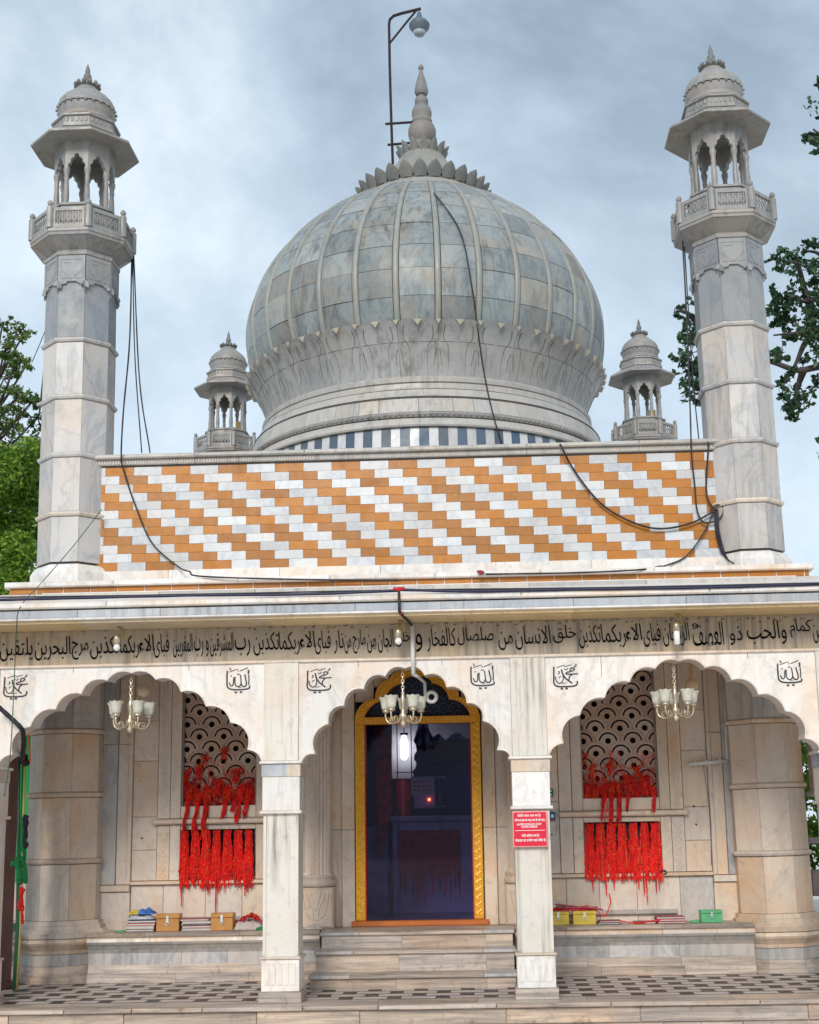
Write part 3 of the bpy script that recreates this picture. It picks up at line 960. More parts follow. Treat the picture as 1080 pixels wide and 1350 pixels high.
def make_minaret(x, y, label, group):
    c = (x, y)
    t_ = thing('minaret', (x, y, 0), label, 'minaret', group)
    # stepped pier base
    for k, (prof, mt) in enumerate((([(.485, 0), (.485, .08), (.455, .085), (.44, .165)], 'banded'), ([(.435, .167), (.435, .28)], 'shaft'),
                                    ([(.45, .282), (.46, .315), (.505, .365), (.515, .37), (.53, .395), (.52, .425), (.50, .435)], 'warm'), ([(.525, .437), (.535, .475), (.50, .485), (.455, .52), (.455, .55), (.43, .56), (.425, .60)], 'warm'))):
        mb = MB(); octa(mb, prof, c); mb.build('base_course', M[mt], t_)
    levels = [.60, 1.19, 1.86, 2.51, 3.16, 3.80, 4.16]
    rad = .392
    core = MB(); octa(core, [(rad - .03, .58), (rad - .03, 8.05)], c); core.build('core', M['joint'], t_)

    def drum(z0, z1, mt, r0=rad, r1=rad):
        for i in range(8):
            mb = MB(); face_slab(mb, c, i, r0, r1, z0 + .003, z1 - .003)
            mb.build('panel', M[mt], t_)

    def ring(z, r0=rad, out=.030):
        mb = MB(); octa(mb, [(r0 - .02, z - .035), (r0 + out * .6, z - .028), (r0 + out, z - .008), (r0 + out, z + .006), (r0 + .004, z + .022), (r0 - .02, z + .024)], c)
        mb.build('ring', M['warm' if z < 5 else 'shaft'], t_)
    for a, b in zip(levels, levels[1:]):
        drum(a + (.022 if a > .6 else 0), b - .035, 'warm' if b < 3 else 'shaft')
        if .6 < a < 4: ring(a)
    mb = MB(); octa(mb, [(.455, 4.0), (.455, 4.17), (.44, 4.2), (.41, 4.245), (.39, 4.26)], c); mb.build('foot', M['white'], t_)
    lv2 = [4.262, 4.81, 5.46, 6.11, 6.76]
    for a, b in zip(lv2, lv2[1:]):
        drum(a + .022, b - .035, 'shaft', rad - .002, rad - .002)
        ring(b)
    drum(6.785, 7.72, 'shaft_grey', rad - .004, rad - .012)
    # scalloped carved band: proud plates with lobed lower edge
    for i in range(8):
        ang = PI / 8 + i * PI / 4 + PI / 8
        mb = MB()
        hw = rad * math.sin(PI / 8) - .002
        ap = rad * math.cos(PI / 8)
        low = [(-hw, 7.30)] + lobe((-hw, 7.30), (-hw * .38, 7.40), -.045, 5)[1:] + [(-hw * .38, 7.40), (-hw * .30, 7.425), (hw * .30, 7.425)] + lobe((hw * .38, 7.40), (hw, 7.30), -.045, 5) + [(hw, 7.30)]
        lp = low + [(hw, 7.725), (-hw, 7.725)]
        mb.prism([lp], -ap - .016, -ap + .02)
        # relief lines: triangle motif and border
        yb = -ap - .016
        for seg in (((-hw * .8, 7.68), (hw * .8, 7.68)), ((-hw * .8, 7.68), (-hw * .8, 7.46)), ((hw * .8, 7.68), (hw * .8, 7.46)), ((-hw * .8, 7.56), (0, 7.45)), ((hw * .8, 7.56), (0, 7.45)), ((-hw * .6, 7.64), (0, 7.64)), ((-hw * .8, 7.46), (hw * .8, 7.46))):
            mb.tube([(seg[0][0], yb, seg[0][1]), (seg[1][0], yb, seg[1][1])], .006, 4)
        rot = ang + PI / 2
        ca, sa = math.cos(rot), math.sin(rot)
        mb.v = [(x + ca * vx - sa * vy, y + sa * vx + ca * vy, vz) for vx, vy, vz in mb.v]
        mb.build('carved_panel', M['shaft_grey'], t_)
    mb = MB(); octa(mb, [(.37, 7.725), (.415, 7.735), (.42, 7.77), (.39, 7.80)], c); mb.build('ring', M['carved'], t_)
    # balcony corbel, slab, railing
    mb = MB(); octa(mb, [(.38, 7.80), (.40, 7.815), (.545, 7.905), (.565, 7.91), (.57, 7.935), (.562, 7.94), (.575, 7.95), (.575, 7.985), (.30, 7.99)], c); mb.build('balcony', M['carved'], t_)
    Rr = .555
    apo = Rr * math.cos(PI / 8)
    hw = Rr * math.sin(PI / 8)
    for i in range(8):
        a = PI / 8 + i * PI / 4
        px, py = x + Rr * math.cos(a), y + Rr * math.sin(a)
        mb = MB()
        mb.lathe([(.038, 7.99), (.038, 8.235), (.03, 8.24), (.018, 8.25), (.03, 8.265), (.033, 8.285), (.022, 8.305), (.004, 8.32)], 8, (px, py), a0=a)
        mb.build('railing_post', M['carved'], t_)
        # pierced rail panel
        mb = MB()
        hwp = hw - .04
        mb.box(-hwp, hwp, -apo - .012, -apo + .018, 7.99, 8.035)
        mb.box(-hwp, hwp, -apo - .012, -apo + .018, 8.185, 8.225)
        mb.box(-hwp, -hwp + .025, -apo - .012, -apo + .018, 8.035, 8.185)
        mb.box(hwp - .025, hwp, -apo - .012, -apo + .018, 8.035, 8.185)
        for k in range(5):
            xc_ = -hwp + .025 + (2 * hwp - .05) * (k + .5) / 5
            for q in (-1, 1):
                mb.tube([(xc_ + q * (.026 - .045 * math.sin(PI * j / 6)) + q * .0, -apo + .002, 8.035 + .15 * j / 6) for j in range(7)], .0075, 4)
        rot = i * PI / 4 + PI / 8 + PI / 8 + PI / 2
        ca, sa = math.cos(rot), math.sin(rot)
        mb.v = [(x + ca * vx - sa * vy, y + sa * vx + ca * vy, vz) for vx, vy, vz in mb.v]
        mb.build('railing_panel', M['carved'], t_)
    mb = MB(); octa(mb, [(.38, 7.99), (.38, 8.33), (.40, 8.335), (.40, 8.36), (.36, 8.365)], c); mb.build('kiosk_floor', M['carved'], t_)
    # kiosk: eight baluster columns carrying cusped arches
    Rk = .305
    for i in range(8):
        a = PI / 8 + i * PI / 4
        mb = MB()
        mb.lathe([(.036, 8.36), (.036, 8.40), (.028, 8.42), (.034, 8.46), (.031, 8.55), (.024, 8.66), (.03, 8.69), (.024, 8.71), (.03, 8.75), (.038, 8.78), (.038, 8.81)], 10, (x + Rk * math.cos(a), y + Rk * math.sin(a)), a0=a)
        mb.build('column', M['carved'], t_, smooth=True, auto=45)
    apk = .335 * math.cos(PI / 8)
    hk = .335 * math.sin(PI / 8)
    for i in range(8):
        mb = MB()
        ow = hk - .035
        arc = [(-ow, 8.81)] + lobe((-ow, 8.81), (-ow * .72, 8.875), .018, 4)[1:] + lobe((-ow * .72, 8.875), (-ow * .3, 8.94), .018, 4) + lobe((-ow * .3, 8.94), (0, 8.985), .012, 3) + [(0, 8.985)]
        arc = arc + [(-q[0], q[1]) for q in reversed(arc[:-1])]
        lp = [(-hk, 8.81)] + arc + [(hk, 8.81), (hk, 9.16), (-hk, 9.16)]
        mb.prism([lp], -apk, -apk + .055)
        rot = i * PI / 4 + PI / 8 + PI / 8 + PI / 2
        ca, sa = math.cos(rot), math.sin(rot)
        mb.v = [(x + ca * vx - sa * vy, y + sa * vx + ca * vy, vz) for vx, vy, vz in mb.v]
        mb.build('arch', M['carved'], t_)
    # sloping eave
    mb = MB(); octa(mb, [(.30, 9.12), (.34, 9.13), (.598, 9.125), (.604, 9.13), (.604, 9.152), (.36, 9.30), (.30, 9.31)], c)
    mb.build('eave', M['carved'], t_)
    mb = MB(); octa(mb, [(.36, 9.29), (.385, 9.30), (.385, 9.345), (.365, 9.35), (.365, 9.42), (.39, 9.43), (.39, 9.45), (.33, 9.455)], c); mb.build('drum', M['carved'], t_)
    mb = MB()
    for k in range(40):
        a = 2 * PI * k / 40
        mb.box(-.011, .011, -.006, .006, -.025, .025)
        n_ = len(mb.v) - 8
        for j in range(n_, n_ + 8):
            vx, vy, vz = mb.v[j]
            rr_ = .362 * math.cos(PI / 8) / math.cos(((a - PI / 8 - PI / 8) + PI / 8) % (PI / 4) - PI / 8) + .004
            mb.v[j] = (x + rr_ * math.cos(a) - vx * math.sin(a) + vy * math.cos(a), y + rr_ * math.sin(a) + vx * math.cos(a) + vy * math.sin(a), 9.385 + vz)
    tag(mb.build('dentils', M['carved'], t_), kind='stuff')
    mb = MB(); mb.lathe([(.33, 9.455), (.345, 9.475), (.33, 9.50), (.30, 9.51), (.305, 9.54)], 32, c); mb.build('ring', M['carved'], t_, smooth=True, auto=45)
    # little onion dome with a beaded girdle
    mb = MB(); mb.lathe([(.300, 9.535), (.318, 9.58), (.328, 9.64)], 48, c, flute=.03, nf=24, cap=False); mb.build('dome_skirt', M['carved'], t_, smooth=True)
    mb = MB(); mb.lathe([(.327, 9.655), (.327, 9.69), (.312, 9.74), (.275, 9.795), (.225, 9.84), (.175, 9.88), (.13, 9.925), (.105, 9.965)], 48, c, flute=.03, nf=24, cap=False); mb.build('dome_shell', M['carved'], t_, smooth=True)
    mb = MB()
    for k in range(24):
        a = 2 * PI * k / 24
        mb.ball((x + .332 * math.cos(a), y + .332 * math.sin(a), 9.647), .019, 6, 4)
    tag(mb.build('beads', M['carved'], t_), kind='stuff')
    mb = MB(); mb.lathe([(.12, 9.955), (.135, 9.965), (.12, 9.985), (.07, 10.01), (.05, 10.03)], 20, c); mb.build('collar', M['dark_stone'], t_, smooth=True, auto=45)
    for k in range(12):
        a = 2 * PI * k / 12
        mb = MB()
        mb.ball((x + .135 * math.cos(a), y + .135 * math.sin(a), 9.99), .026, 6, 4, sz=1.1)
        mb.build('bud', M['dark_stone'], t_, smooth=True)
    mb = MB(); mb.lathe([(.05, 10.02), (.055, 10.045), (.035, 10.06), (.045, 10.09), (.045, 10.12), (.03, 10.14), (.028, 10.19), (.004, 10.27)], 14, c); mb.build('finial', M['dark_stone'], t_, smooth=True, auto=45)
    return t_


mn = make_minaret(-3.665, 2.11, 'octagonal marble minaret rising from the porch left of the tiled parapet', 'four corner minarets')
for (x, y, lb, dz, tl) in ((3.60, 2.11, 'octagonal marble minaret right of the tiled parapet, black cables beside it, branches behind', -.04, -.012),
                           (-3.70, 10.5, 'rear minaret top showing above the parapet left of the dome', 0, 0),
                           (3.62, 10.5, 'rear minaret top showing above the parapet right of the dome', 0, 0)):
    q = copy_tree(mn)
    q.location = (x, y, dz)
    q.rotation_euler = (0, tl, 0)
    q['label'] = lb
mn.rotation_euler = (0, -.006, 0)
for o in bpy.data.objects:
    if o.name.startswith('minaret') and o['label'].startswith('rear'):
        b_ = o.location
        q = boxpart('board', M['ochre_board'], None, b_.x + .12, b_.x + .24, b_.y + .12, b_.y + .14, 8.37, 8.62)
        tag(q, 'ochre board standing in the rear kiosk ' + ('left' if b_.x < 0 else 'right') + ' of the dome', 'board', 'ochre boards in the rear kiosks')

# ------------------------------------------------------------------ parapet with orange and white tiles
PY = 1.93
par = thing('parapet_wall', (0, PY, 4.05), 'parapet wall of staggered orange and white stone tiles between the front minarets', 'parapet')
boxpart('backing', M['mortar'], par, -3.45, 3.32, PY + .022, PY + .3, 3.9, 5.36)
Z0, RH, TW = 4.20, .0955, .3065
for r_ in range(12):
    z1 = Z0 + RH * (12 - r_)
    z0 = z1 - RH
    sh = -3.325 + .1533 * r_
    k0 = int(math.floor((-3.42 - sh) / TW)) - 1
    for k in range(k0, k0 + 26):
        a, b = sh + k * TW, sh + (k + 1) * TW
        a, b = max(a, -3.42), min(b, 3.30)
        if b - a < .03: continue
        mt = 'orange' if k % 2 == 0 else 'tile_white'
        boxpart('tile', M[mt], par, a + .001, b - .001, PY + R.uniform(-.002, .002), PY + .02, z0 + .0008, z1 - .0008, ch=.0012)
boxpart('fillet', M['joint'], par, -3.42, 3.30, PY - .004, PY + .02, 5.348, 5.362)
x = -3.45
while x < 3.3:
    wd = min(R.uniform(.8, 1.3), 3.32 - x)
    boxpart('coping', M['drum'], par, x + .001, x + wd - .001, PY - .085, PY + .33, 5.425, 5.472, ch=.012)
    boxpart('coping_band', M['drum'], par, x + .001, x + wd - .001, PY - .03, PY + .28, 5.364, 5.423, ch=.003)
    x += wd
t = MB()
x = -3.42
while x < 3.3:
    t.box(x, x + .016, PY - .042, PY - .031, 5.372, 5.408)
    x += .03
tag(t.build('dentils', M['drum'], par), kind='stuff')
x = -3.45
while x < 3.3:
    wd = min(R.uniform(.7, 1.4), 3.35 - x)
    boxpart('base_slab', M['white'], par, x + .001, x + wd - .001, PY - .03, PY + .3, 4.028, 4.197, ch=.004)
    x += wd

# ------------------------------------------------------------------ porch: pillars, lobed arches, frieze, eave, roof
porch = thing('porch', (0, 0, 0), 'white marble porch with scalloped arches, inscribed frieze and sloping eave', 'porch')
for X in (-3.82, -1.11, 1.095, 3.80):
    P_ = MB(); P_.box(X - .155, X + .155, .012, .30, .385, 1.60); pl = P_.build('pillar', M['pillar'], porch)
    q = MB()
    for s_ in (-1, 1):
        q.box(X + s_ * .142 - .0125, X + s_ * .142 + .0125, .002, .011, .40, 1.58)
    q.build('edge_strip', M['pillar'], pl)
    boxpart('plinth', M['banded'], pl, X - .185, X + .185, -.03, .34, .001, .092, ch=.004)
    boxpart('base_block', M['white'], pl, X - .165, X + .165, -.005, .32, .094, .36, ch=.004)
    q = MB()
    for k in range(5):
        xk = X - .115 + k * .0575
        q.box(xk - .016, xk + .016, -.012, -.006, .15, .33)
    q.build('flutes', M['white'], pl)
    boxpart('lower_band', M['warm'], pl, X - .178, X + .178, -.02, .33, .362, .384, ch=.006)
    boxpart('collar', M['white'], pl, X - .185, X + .185, -.028, .335, 1.60, 1.628, ch=.006)
    boxpart('upper_block', M['white'], pl, X - .165, X + .165, .0, .31, 1.63, 1.925)
    boxpart('neck_block', M['eave_grey'], pl, X - .172, X + (.05 if X < 0 else -.17), -.008, .315, 1.927, 2.035)
    boxpart('neck_block', M['warm'], pl, X + (.051 if X < 0 else -.169), X + .172, -.008, .315, 1.927, 2.035)
    boxpart('capital', M['white'], pl, X - .19, X + .19, -.03, .335, 2.037, 2.062, ch=.006)
    boxpart('pilaster_strip', M['pillar'], pl, X - .155, X + .155, -.014, .30, 2.064, 2.95, ch=.002)
CUSPC = [(.93, 2.045), (.81, 2.12), (.69, 2.385), (.55, 2.545), (.372, 2.69), (.178, 2.80), (0, 2.868)]
CUSPS = [(1.19, 2.05), (1.06, 2.17), (.905, 2.415), (.68, 2.565), (.452, 2.70), (.222, 2.815), (0, 2.878)]
SAG = [.034, .075, .058, .062, .062, .045]


def arch_plate(xc, cusps, xl, xr, label=None):
    half = [(-a, b) for a, b in cusps]
    o_ = lobed(half, SAG)
    lp = [(xc + a, b) for a, b in o_]
    loop = [(xl, 2.064), (xl, 2.95), (xr, 2.95), (xr, 2.064)] + list(reversed(lp))
    if abs(loop[-1][0] - xl) < .002: pass
    m_ = MB(); m_.prism([loop], 0.0, .26)
    ob = m_.build('arch_plate', M['white'], porch)
    # raised rim following the scallops
    rm = MB()
    rm.tube([(a, -.002, b) for a, b in lp], .010, 6)
    rm.build('arch_rim', M['white'], ob, smooth=True)
    return ob


a_c = arch_plate(0, CUSPC, -.953, .938)
a_l = arch_plate(-2.465, CUSPS, -3.663, -1.267)
a_r = arch_plate(2.448, CUSPS, 1.252, 3.643)
# far bays beyond the frame edges so the arcade carries on a little
for X in (-5.2, 5.2):
    boxpart('end_panel', M['white'], porch, X - 1.2, X + 1.2, .002, .26, 2.55, 2.95)
# slab joints on the arch plates: thin recessed lines as strips of darker filler
t = MB()
for X in (-3.0, -1.95, -.42, .33, 1.75, 2.42, 3.05):
    t.box(X, X + .004, -.0012, .0, 2.885 if abs(abs(X) - 2.45) < .6 or abs(X) < .5 else 2.75, 2.945)
t.build('joint_lines', M['joint'], porch)
# frieze
fr = MB(); fr.box(-6.3, 6.3, .004, .3, 2.952, 3.27); frieze = fr.build('frieze', M['frieze'], porch)
boxpart('frieze_fillet', M['warm'], frieze, -6.3, 6.3, -.022, .004, 2.935, 2.962, ch=.005)
# eave slab pieces
x = -6.2
while x < 6.2:
    wd = R.uniform(.7, 1.2)
    boxpart('soffit_slab', M['soffit'], porch, x + .001, x + wd - .001, -.435, .30, 3.272, 3.30)
    boxpart('eave_fascia', M['eave_grey'], porch, x + .001, x + wd - .001, -.46, -.3, 3.315, 3.385, ch=.004)
    x += wd
x = -6.2
while x < 6.2:
    wd = R.uniform(1.2, 2.2)
    boxpart('eave_rim', M['white'], porch, x + .001, x + wd - .001, -.475, -.3, 3.295, 3.314, ch=.005)
    boxpart('eave_lip', M['white'], porch, x + .001, x + wd - .001, -.49, -.3, 3.398, 3.455, ch=.012)
    x += wd
boxpart('eave_groove', M['joint'], porch, -6.2, 6.2, -.44, -.3, 3.386, 3.397)
# sloped roof (front and hips at both sides)
RT = 3.855
rf = MB()
for (xa, ya, za), (xb, yb, zb) in (((0, -.3, 3.44), (0, 1.28, RT)),):
    vs = [(-6.2, -.44, 3.44), (6.2, -.44, 3.44), (3.97, 1.28, RT), (-4.08, 1.28, RT), (-6.2, 9, 3.44), (6.2, 9, 3.44), (3.97, 9, RT), (-4.08, 9, RT)]
    vs += [(p[0], p[1], p[2] - .05) for p in vs]
    rf.add(vs, [(0, 1, 2, 3), (0, 3, 7, 4), (1, 5, 6, 2), (8, 11, 10, 9), (8, 12, 15, 11), (9, 10, 14, 13), (0, 8, 9, 1), (3, 2, 10, 11)])
rf.build('roof', M['white'], porch)
# ribs on the slope: white rim, dark gap, white rim under the orange course
for yy, zz_, d, mt in ((1.19, RT - .03, .022, 'white'), (.55, 3.69, .03, 'drum')):
    x = -5.0
    while x < 5.0:
        wd = R.uniform(.9, 1.5)
        if abs(x) < 4.3 and abs(x + wd) < 4.35:
            boxpart('roof_rim', M[mt], porch, x + .001, x + wd - .001, yy, yy + .06, zz_ - .02, zz_ + d, ch=.006)
        x += wd
x = -4.08
k = 0
while x < 3.95:
    wd = min(.272, 3.97 - x)
    boxpart('course_tile', M['orange'], porch, x + .004, x + wd - .004, 1.27, 1.36, RT + .001, RT + .058, ch=.003)
    x += .276
boxpart('course_backing', M['white'], porch, -4.08, 3.97, 1.28, 1.45, RT, RT + .058)
x = -4.12
while x < 3.95:
    wd = min(R.uniform(.8, 1.4), 4.01 - x)
    boxpart('roof_slab', M['white'], porch, x + .001, x + wd - .001, 1.22, 2.4, RT + .06, RT + .118, ch=.012)
    x += wd
boxpart('roof_slab', M['drum'], porch, -4.08, 3.98, 1.50, 2.5, RT + .119, RT + .17, ch=.01)
# side parts of the roof over the hall sides
boxpart('roof_slab', M['drum'], porch, -4.05, -3.5, 2.45, 9.0, RT, RT + .12)
boxpart('roof_slab', M['drum'], porch, 3.5, 3.95, 2.45, 9.0, RT, RT + .12)
# ceiling of the porch
boxpart('ceiling', M['warm'], porch, -6.0, 6.0, .30, 2.14, 3.335, 3.40)
# second beam row above the bench wall is the cornice of the shrine

# ------------------------------------------------------------------ inscription
ARC = {'ا': (0xFE8D, 2), 'ب': (0xFE8F, 4), 'ت': (0xFE95, 4), 'ج': (0xFE9D, 4), 'ح': (0xFEA1, 4), 'خ': (0xFEA5, 4), 'د': (0xFEA9, 2), 'ذ': (0xFEAB, 2), 'ر': (0xFEAD, 2), 'ز': (0xFEAF, 2),
       'س': (0xFEB1, 4), 'ش': (0xFEB5, 4), 'ص': (0xFEB9, 4), 'ع': (0xFEC9, 4), 'غ': (0xFECD, 4), 'ف': (0xFED1, 4), 'ق': (0xFED5, 4), 'ك': (0xFED9, 4), 'ل': (0xFEDD, 4), 'م': (0xFEE1, 4), 'ن': (0xFEE5, 4),
       'ه': (0xFEE9, 4), 'و': (0xFEED, 2), 'ى': (0xFEEF, 2), 'ي': (0xFEF1, 4), 'ء': (0xFE80, 1), 'L': (0xFEFB, 2)}


def shape(wd):
    wd = wd.replace('لا', 'L')
    res = []
    for i, ch in enumerate(wd):
        if ch not in ARC:
            res.append(ch); continue
        base, n = ARC[ch]
        prev = i > 0 and wd[i - 1] in ARC and ARC[wd[i - 1]][1] == 4 and n > 1
        nxt = n == 4 and i + 1 < len(wd) and wd[i + 1] in ARC and ARC[wd[i + 1]][1] > 1
        if n == 1: res.append(chr(base))
        elif n == 2: res.append(chr(base + (1 if prev else 0)))
        else: res.append(chr(base + (3 if prev and nxt else 2 if nxt else 1 if prev else 0)))
    return ''.join(reversed(res))


def text_mesh(body, bold=0.0):
    cu = bpy.data.curves.new('lettering', 'FONT')
    cu.body = body
    cu.offset = bold
    cu.extrude = .02
    cu.resolution_u = 3
    ob = bpy.data.objects.new('lettering', cu)
    COL.objects.link(ob)
    dg = bpy.context.evaluated_depsgraph_get()
    me = bpy.data.meshes.new_from_object(ob.evaluated_get(dg))
    bpy.data.objects.remove(ob)
    bpy.data.curves.remove(cu)
    return me


def nib(me, k, n=3):
    """smear the strokes along 45 degrees, like a broad pen"""
    bm = bmesh.new(); bm.from_mesh(me)
    base = bm.verts[:] + bm.edges[:] + bm.faces[:]
    for q in range(1, n + 1):
        r_ = bmesh.ops.duplicate(bm, geom=base)
        bmesh.ops.translate(bm, verts=[v for v in r_['geom'] if isinstance(v, bmesh.types.BMVert)], vec=(k * q / n, k * q / n, .0007 * q))
    bm.to_mesh(me); bm.free()


def text_on_front(body, x0, x1, z0, z1, Y, mat, parent, depth=.004, bold=0.0, name='lettering', shear=0.0, pen=0.0):
    """stretch a line of text into the rectangle x0..x1, z0..z1 on a plane facing -Y"""
    me = text_mesh(body, bold)
    if pen: nib(me, pen)
    vs = [v.co.copy() for v in me.vertices]
    if not vs: return None
    ax, bx_ = min(v.x for v in vs), max(v.x for v in vs)
    ay, by = min(v.y for v in vs), max(v.y for v in vs)
    off = Vector((0, 0, 0)); o_ = parent
    while o_ is not None:
        off += o_.location; o_ = o_.parent
    for v, c_ in zip(me.vertices, vs):
        fy = (c_.y - ay) / max(1e-6, by - ay)
        v.co = Vector((x0 + (x1 - x0) * (c_.x - ax) / (bx_ - ax) + shear * (fy - .5), Y - depth * (1 if c_.z > 0 else 0), z0 + (z1 - z0) * fy)) - off
    me.materials.clear()
    me.materials.append(mat)
    ob = bpy.data.objects.new(name, me)
    COL.objects.link(ob)
    ob.parent = parent
    return ob


words = [('يلتقين', 0, 43), ('البحرين', 46, 93), ('مرج', 95, 117), ('تكذبن', 119, 158), ('ربكما', 158, 183), ('الاء', 183, 203), ('فباى', 203, 223), ('المغربين', 228, 254), ('و رب', 256, 275),
         ('المشرقين', 277, 308), ('رب', 310, 330), ('تكذبن', 334, 368), ('ربكما', 368, 395), ('الاء', 395, 415), ('فباى', 415, 436), ('نار', 440, 453), ('من', 454, 463), ('مارج', 465, 482),
         ('من', 484, 496), ('الجان', 498, 519), ('خلق', 521, 541), ('و', 548, 557), ('كالفخار', 563, 601), ('صلصال', 603, 651), ('من', 657, 676), ('الانسان', 679, 726), ('خلق', 729, 760), ('تكذبن', 763, 792),
         ('ربكما', 793, 825), ('الاء', 825, 846), ('فباى', 848, 871), ('الريحان', 874, 909), ('و', 913, 922), ('العصف', 913, 954), ('ذو', 962, 979), ('والحب', 985, 1037), ('كمام', 1042, 1070), ('من', 1072, 1084)]
YT = .003
R2 = random.Random(11)
for wd, a, b in words:
    ym = 854 - (a + b) / 2 * .0148
    p0 = at(a, ym, YT); p1 = at(b, ym, YT)
    tall = any(ch in wd for ch in 'الك')
    zc = 3.105
    hi = .118 if tall else .07
    lo = .098 if any(ch in wd for ch in 'رنجيىوحع') else .045
    if wd == 'و' and a == 913:
        zc = 3.19; hi, lo = .02, .03
    ob = text_on_front(shape(wd), p0.x, p1.x, zc - lo, zc + hi, YT, M['ink'], frieze, bold=-.010, shear=-.012, pen=.020)
    ob['label'] = 'black inlaid Arabic word'
# vowel strokes above and below the words
vm = MB()
px = 4
while px < 1076:
    q = at(px, 846 - px * .0148, YT)
    dz = R2.choice((.100, .112, -.108, .085, .118))
    s_ = R2.uniform(.012, .02)
    if R2.random() < .2:
        vm.tube([(q.x + .010 * math.cos(k * PI / 3), YT - .001, q.z + dz + .01 + .010 * math.sin(k * PI / 3)) for k in range(7)], .0025, 4)
    elif R2.random() < .7:
        vm.tube([(q.x - s_, YT - .001, q.z + dz - .006), (q.x + s_, YT - .001, q.z + dz + .007)], .003, 4)
    else:
        vm.tube([(q.x - .012, YT - .001, q.z + dz), (q.x - .004, YT - .001, q.z + dz - .01), (q.x, YT - .001, q.z + dz), (q.x + .006, YT - .001, q.z + dz - .01), (q.x + .012, YT - .001, q.z + dz + .004)], .0028, 4)
    px += R2.uniform(6, 12)
tag(vm.build('vowel_marks', M['ink'], frieze), kind='stuff')

MUH = [([(235, 200), (230, 300), (225, 480), (220, 660), (260, 730), (350, 765), (560, 772), (750, 765), (850, 735), (880, 680), (878, 620)], 17),
       ([(445, 280), (480, 420), (560, 540), (640, 610), (735, 680)], 17), ([(265, 490), (290, 600), (350, 670), (430, 660), (480, 590), (490, 500), (470, 400)], 12),
       ([(910, 415), (740, 420), (570, 415), (600, 370), (690, 350), (790, 310), (810, 270), (740, 245), (690, 280), (700, 340)], 14), ([(740, 430), (670, 490), (650, 600), (700, 660)], 14),
       ([(310, 235), (430, 190), (545, 165)], 8), ([(540, 210), (640, 180), (740, 150)], 8), ([(850, 140), (865, 180), (800, 225)], 12), ([(350, 340), (385, 350), (375, 400), (345, 410)], 11),
       ([(525, 270), (560, 295), (600, 290), (620, 245)], 9), ([(365, 500), (440, 475), (375, 500), (380, 545)], 7), ([(450, 685), (600, 660)], 7), ([(405, 820), (475, 840)], 19), ([(540, 825), (610, 830)], 19)]
ALL = [([(190, 210), (178, 300), (178, 480), (185, 640), (240, 710), (340, 745), (560, 755), (720, 740), (815, 715), (830, 640)], 17),
       ([(790, 190), (795, 260), (790, 310)], 18), ([(800, 330), (808, 480), (800, 620)], 13), ([(685, 320), (710, 440), (735, 560), (720, 640), (660, 670), (610, 640), (580, 570)], 15),
       ([(560, 330), (575, 450), (580, 570), (540, 650), (460, 660), (415, 600), (405, 480), (410, 400), (370, 430), (365, 540), (345, 620), (290, 640), (255, 580), (245, 540)], 13),
       ([(245, 245), (350, 205), (470, 165)], 8), ([(545, 220), (660, 175), (770, 130)], 9), ([(260, 115), (265, 175), (300, 175)], 11), ([(465, 300), (500, 320), (535, 300)], 10), ([(490, 180), (500, 240)], 8), ([(280, 345), (305, 350), (290, 375)], 9),
       ([(505, 700), (590, 680)], 6), ([(400, 815), (470, 840)], 19), ([(550, 820), (620, 825)], 19)]


def medallion(px, py, strokes, plate, lab):
    q = at(px, py, -.003)
    mb = MB()
    kx = 1 / 21.6 / 147
    for pts, wd in strokes:
        P_ = [(q.x + (a - 540) * kx, -.003, q.z - (b - 500) * kx) for a, b in pts]
        if len(P_) > 2: P_ = catmull(P_, 4)
        mb.tube(P_, wd * kx * 1.45, 6, sy=.2)
    o_ = mb.build('medallion_lettering', M['ink_blue'], plate)
    o_['label'] = lab


for px, py, pl_ in ((20, 906, a_l), (420, 897.5, a_c), (745, 892.5, a_r)):
    medallion(px, py, MUH, pl_, 'navy Arabic name calligraphy with a curved underline')
for px, py, pl_ in ((316, 897.5, a_l), (638, 892, a_c), (1043, 888, a_r)):
    medallion(px, py, ALL, pl_, 'navy Arabic word calligraphy framed by tall strokes')

# ------------------------------------------------------------------ great dome
DX, DY = 0.0, 6.1
dome = thing('great_dome', (DX, DY, 5.36), 'great ribbed grey marble dome with lotus petals, topped by a tall finial', 'dome')
RD, ZC, HU, HL = 2.52, 8.24, 2.23, 2.2


def dprof(t_):
    if t_ >= 0:
        return RD * max(0, math.cos(t_)) ** 1.11, ZC + HU * math.sin(t_) ** 1.11
    return RD * math.cos(t_), ZC + HL * math.sin(t_)


